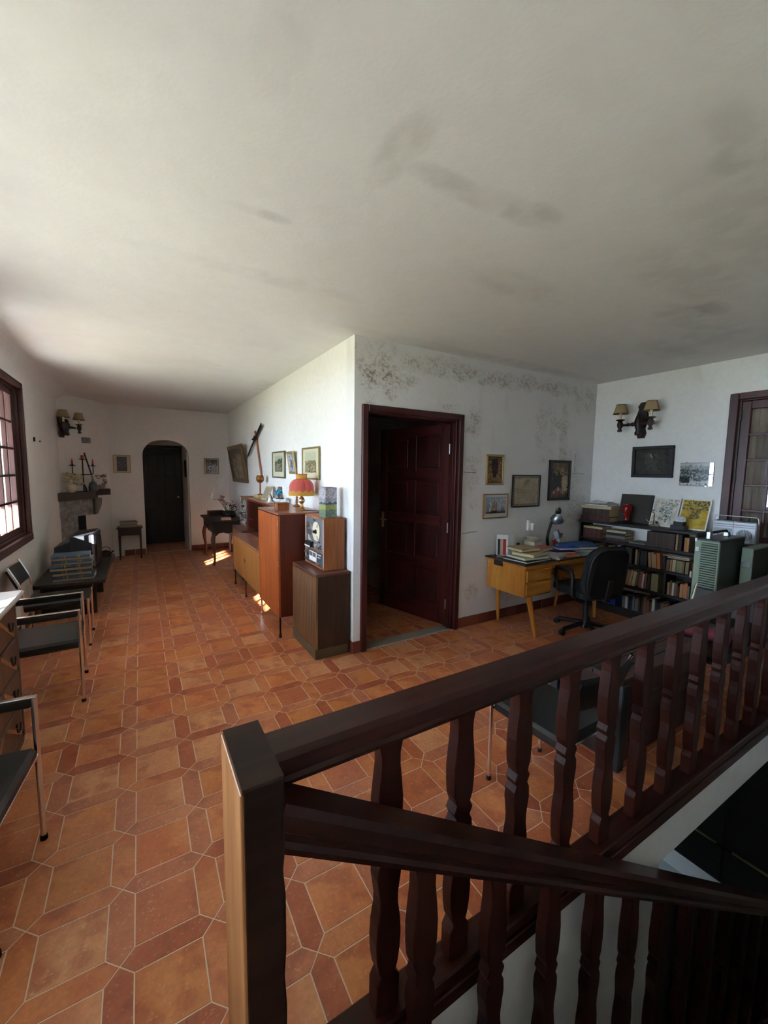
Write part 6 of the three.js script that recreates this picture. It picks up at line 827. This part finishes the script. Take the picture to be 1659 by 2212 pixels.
// ---------- table with green cases, radio ----------
{
  const t = thing('low_table', 'low dark topped table with pale splayed legs behind the railing', 'table', [2.72, 0, 1.69]); part('top', WOOD.black, t, bb(-0.46, 0.37, 0.43, 0.46, -0.19, 0.19, 0.004));
  for (const s of [-1, 1]) for (const k of [-1, 1]) part('leg', WOOD.pine, t, bar([s * 0.36, 0, k * 0.17], [s * 0.32, 0.432, k * 0.13], 0.014, 10, 0.022));
  const green = M(0x7c8a76, 0.6), greenDark = M(0x66746a, 0.6);
  const c = thing('green_case', 'green portable case with a louvred front and carrying handle', 'case', [2.64, 0.461, 1.655]);   // front faces -x
  part('body', M(0x2b322c, 0.6), c, bb(-0.23, 0.25, 0.004, 0.62, -0.075, 0.085, 0.004)); part('front', green, c, bb(-0.255, -0.23, 0.004, 0.625, -0.08, 0.09, 0.004)); part('lid', MAT.blackPaint, c, bb(-0.25, 0.255, 0.62, 0.64, -0.078, 0.088, 0.004));
  const sl = finish([tf(box(0.006, 0.012, 0.112, 0, 0, 0, 0.002), [0, 0, 0], [0, 0, 0.5])]); for (let i = 0; i < 30; i++) { const o = shade(new THREE.Mesh(sl, green)); o.name = 'louvre'; o.position.set(-0.258, 0.03 + i * 0.0196, 0.022); c.add(o); }
  part('louvre_recess', M(0x2c332d, 0.8), c, bb(-0.2565, -0.25, 0.02, 0.61, -0.034, 0.078)); parts('latch', MAT.chrome, c, bb(-0.262, -0.255, 0.53, 0.57, -0.072, -0.045, 0.002), bb(-0.258, -0.25, 0.61, 0.64, -0.082, -0.065, 0.002), bb(-0.27, -0.255, 0.3, 0.36, -0.095, -0.078, 0.003));
  part('handle', MAT.plastic, c, roundPath([[-0.2, 0.64, 0.0], [-0.2, 0.69, 0.0], [0.12, 0.69, 0.0], [0.12, 0.64, 0.0]], 0.03, 0.011, 8)); parts('handle_plate', MAT.steel, c, bb(-0.235, -0.19, 0.64, 0.7, -0.015, 0.015, 0.004), bb(0.1, 0.14, 0.64, 0.675, -0.018, 0.018, 0.004));
  const l = thing('green_case', 'green case cover standing open beside the louvred case', 'case', [2.93, 0.461, 1.815]); part('shell', green, l, bb(-0.175, -0.16, 0.004, 0.56, -0.045, 0.03, 0.003), bb(-0.16, 0.28, 0.004, 0.56, -0.045, -0.03, 0.003), bb(-0.16, 0.28, 0.004, 0.018, -0.03, 0.03, 0.002), bb(-0.16, 0.28, 0.546, 0.56, -0.03, 0.03, 0.002), bb(0.268, 0.28, 0.018, 0.546, -0.03, 0.03, 0.002)); part('lining', M(0x2a302c, 0.8), l, bb(-0.158, 0.266, 0.02, 0.544, -0.03, 0.012)); part('latch', MAT.chrome, l, bb(-0.182, -0.174, 0.4, 0.445, -0.035, 0.022, 0.003));
  const k = thing('radio_cabinet', 'dark cabinet carrying the radio beside the glazed door', 'cabinet', [3.22, 0, 1.585]); part('body', WOOD.dark, k, bb(-0.12, 0.14, 0, 0.985, -0.19, 0.135, 0.004)); part('top', WOOD.darkH, k, bb(-0.13, 0.145, 0.985, 1.0, -0.2, 0.145, 0.003)); parts('door', WOOD.dark, k, bb(-0.128, -0.12, 0.1, 0.96, -0.18, -0.03, 0.003), bb(-0.128, -0.12, 0.1, 0.96, -0.025, 0.128, 0.003));
  const r = thing('radio', 'silver portable cassette radio with a wire handle', 'radio', [3.17, 1.001, 1.575]), sil = M(0x9fa2a4, 0.35, { metalness: 0.3 });   // front faces -x, local z -0.165..0.165
  part('body', sil, r, bb(-0.04, 0.05, 0.004, 0.2, -0.165, 0.165, 0.008)); part('foot', MAT.rubber, r, bb(-0.03, 0.04, 0, 0.006, -0.15, -0.13), bb(-0.03, 0.04, 0, 0.006, 0.13, 0.15)); part('handle', MAT.steel, r, roundPath([[0, 0.18, -0.168], [0, 0.245, -0.16], [0, 0.245, 0.16], [0, 0.18, 0.168]], 0.02, 0.004, 8)); part('tuning_band', M(0x5d6062, 0.4), r, bb(-0.0415, -0.04, 0.165, 0.172, -0.155, 0.155)); part('red_line', M(0x8e2b22, 0.5), r, bb(-0.042, -0.0405, 0.148, 0.152, -0.155, 0.155)); parts('key', M(0x3a3b3c, 0.4), r, ...[-0.12, -0.09, -0.06, -0.03, 0.03, 0.07, 0.11].map((z) => bb(-0.03, 0.02, 0.2, 0.206, z - 0.012, z + 0.012, 0.001)));
  const cs = part('cassette_door', M(0x84888b, 0.3), r, bb(-0.044, -0.04, 0.02, 0.13, -0.15, -0.01, 0.002)); part('window', M(0xb0752c, 0.4), cs, bb(-0.0455, -0.0435, 0.06, 0.085, -0.1, -0.06)); parts('dot', MAT.blackPaint, cs, bb(-0.0455, -0.0435, 0.066, 0.076, -0.118, -0.108), bb(-0.0455, -0.0435, 0.066, 0.076, -0.052, -0.042)); part('seam', MAT.blackPaint, r, bb(-0.0412, -0.04, 0.01, 0.195, -0.003, 0.0));
  parts('grille_bar', M(0x4c4f51, 0.5), r, ...Array.from({ length: 11 }, (_, i) => { const z = 0.03 + i * 0.0105, q = Math.sqrt(Math.max(0.0001, 1 - ((i - 5) / 5.6) ** 2)) * 0.052; return bb(-0.0425, -0.0405, 0.078 - q, 0.078 + q, z - 0.003, z + 0.003); }));
  const st = ['#'], cols = [0x9c9a94, 0x7a2d30, 0xa8865a, 0xb9b4a6, 0x96434f]; for (let i = 0; i < 5; i++) single('stacked_book', ['grey', 'maroon', 'tan', 'white', 'rose red'][i] + ' book piled on the pale stand beside the glazed door', 'book', M(cols[i], 0.6), bb(-0.1, 0.1, 0, 0.055, -0.08, 0.08, 0.003), [3.24, 0.76 + i * 0.0555, 1.985], rnd(-0.1, 0.1), 'books by the glazed door');
  const pl = thing('plant_stand', 'narrow pale wooden stand carrying a pile of books', 'stand', [3.24, 0, 1.985]); part('top', WOOD.pine, pl, bb(-0.12, 0.12, 0.735, 0.758, -0.1, 0.1, 0.003)); for (const s of [-1, 1]) for (const q of [-1, 1]) part('leg', WOOD.pine, pl, beam([s * 0.1, 0, q * 0.085], [s * 0.1, 0.736, q * 0.085], 0.024, 0.024, 0.003));
}
// ---------- wooden trunk by the railing ----------
{
  const g = thing('trunk', 'old dark wooden trunk with boarded lid beside the railing', 'trunk', [1.085, 0, 1.79]), hx = 0.485, hz = 0.215;
  const bs = 5; for (let i = 0; i < bs; i++) part('lid_board', WOOD.trunk, g, bb(-hx, hx, 0.495, 0.52, -hz + i * (2 * hz / bs) + 0.002, -hz + (i + 1) * (2 * hz / bs) - 0.002, 0.003));
  for (let i = 0; i < 4; i++) { part('front_board', WOOD.trunk, g, bb(-hx + 0.02, hx - 0.02, 0.03 + i * 0.116, 0.144 + i * 0.116, hz - 0.03, hz - 0.01, 0.003)); part('back_board', WOOD.trunk, g, bb(-hx + 0.02, hx - 0.02, 0.03 + i * 0.116, 0.144 + i * 0.116, -hz + 0.01, -hz + 0.03, 0.003)); }
  parts('end_board', WOOD.dark, g, bb(-hx + 0.012, -hx + 0.03, 0.03, 0.495, -hz + 0.03, hz - 0.03, 0.003), bb(hx - 0.03, hx - 0.012, 0.03, 0.495, -hz + 0.03, hz - 0.03, 0.003)); part('bottom', WOOD.dark, g, bb(-hx + 0.03, hx - 0.03, 0.03, 0.05, -hz + 0.03, hz - 0.03));
  const iron = M(0x2a2f33, 0.55, { metalness: 0.3 }); for (const s of [-1, 1]) for (const k of [-1, 1]) part('corner_post', iron, g, bb(s * (hx - 0.02) - 0.028, s * (hx - 0.02) + 0.028, 0, 0.494, k * (hz - 0.02) - 0.028, k * (hz - 0.02) + 0.028, 0.005)); parts('edge_strap', iron, g, bb(-hx - 0.004, -hx + 0.035, 0.52, 0.526, -hz, hz, 0.002), bb(hx - 0.035, hx + 0.004, 0.52, 0.526, -hz, hz, 0.002));
  const r = thing('rolled_mat', 'rolled dark red mat lying on the chair beyond the trunk', 'rolled mat', [1.84, 0.4415, 1.86], 0.35); part('roll', M(0x6a2630, 0.85), r, cyl(0.05, 0.05, 0.34, 0, 0, 0, 18).rotateX(Math.PI / 2).translate(0, 0.055, 0)); part('inner_roll', M(0x4a1a22, 0.85), r, tf(new THREE.TorusGeometry(0.028, 0.006, 6, 18), [0, 0.055, 0.171]), tf(new THREE.TorusGeometry(0.028, 0.006, 6, 18), [0, 0.055, -0.171]));
}
// ---------- storey below ----------
{
  const g = thing('lower_cupboard', 'dark wooden wall cupboard seen below through the stairwell', 'cupboard', [3.12, -2.15, 1.85]); part('body', WOOD.black, g, bb(-0.2, 0.27, 0.002, 1.8, -0.5, 0.4, 0.004)); parts('door', WOOD.black, g, bb(-0.216, -0.2, 0.03, 0.36, -0.48, -0.05, 0.004), bb(-0.216, -0.2, 0.03, 0.36, -0.04, 0.38, 0.004), bb(-0.216, -0.2, 0.385, 1.77, -0.48, -0.05, 0.004), bb(-0.216, -0.2, 0.385, 1.77, -0.04, 0.38, 0.004)); part('rail', MAT.goldPale, g, bb(-0.222, -0.2, 0.366, 0.378, -0.45, -0.1), bb(-0.222, -0.2, 0.366, 0.378, 0.02, 0.3));  // pale gold strips stand in for a lit gap across the cupboard
  const p = structGroup('wall_panelling', 'added dark boards giving the unlit depth under the stair rail', 'panelling', [0, 0, 2.2]);  // boards added to darken the view; their tone stands for shade below
  for (let i = 0; i < 20; i++) { const x = 0.57 + i * 0.141, y1 = -0.47 - (x - 0.57) * 0.655, y2 = y1 - 0.139 * 0.655; part('board', i % 3 ? WOOD.black : WOOD.dark, p, extrude([[x, LOW], [x + 0.139, LOW], [x + 0.139, Math.max(y2, LOW + 0.1)], [x, Math.max(y1, LOW + 0.1)]], 0.03, 0.003)); }
}

renderer.render(scene, camera);
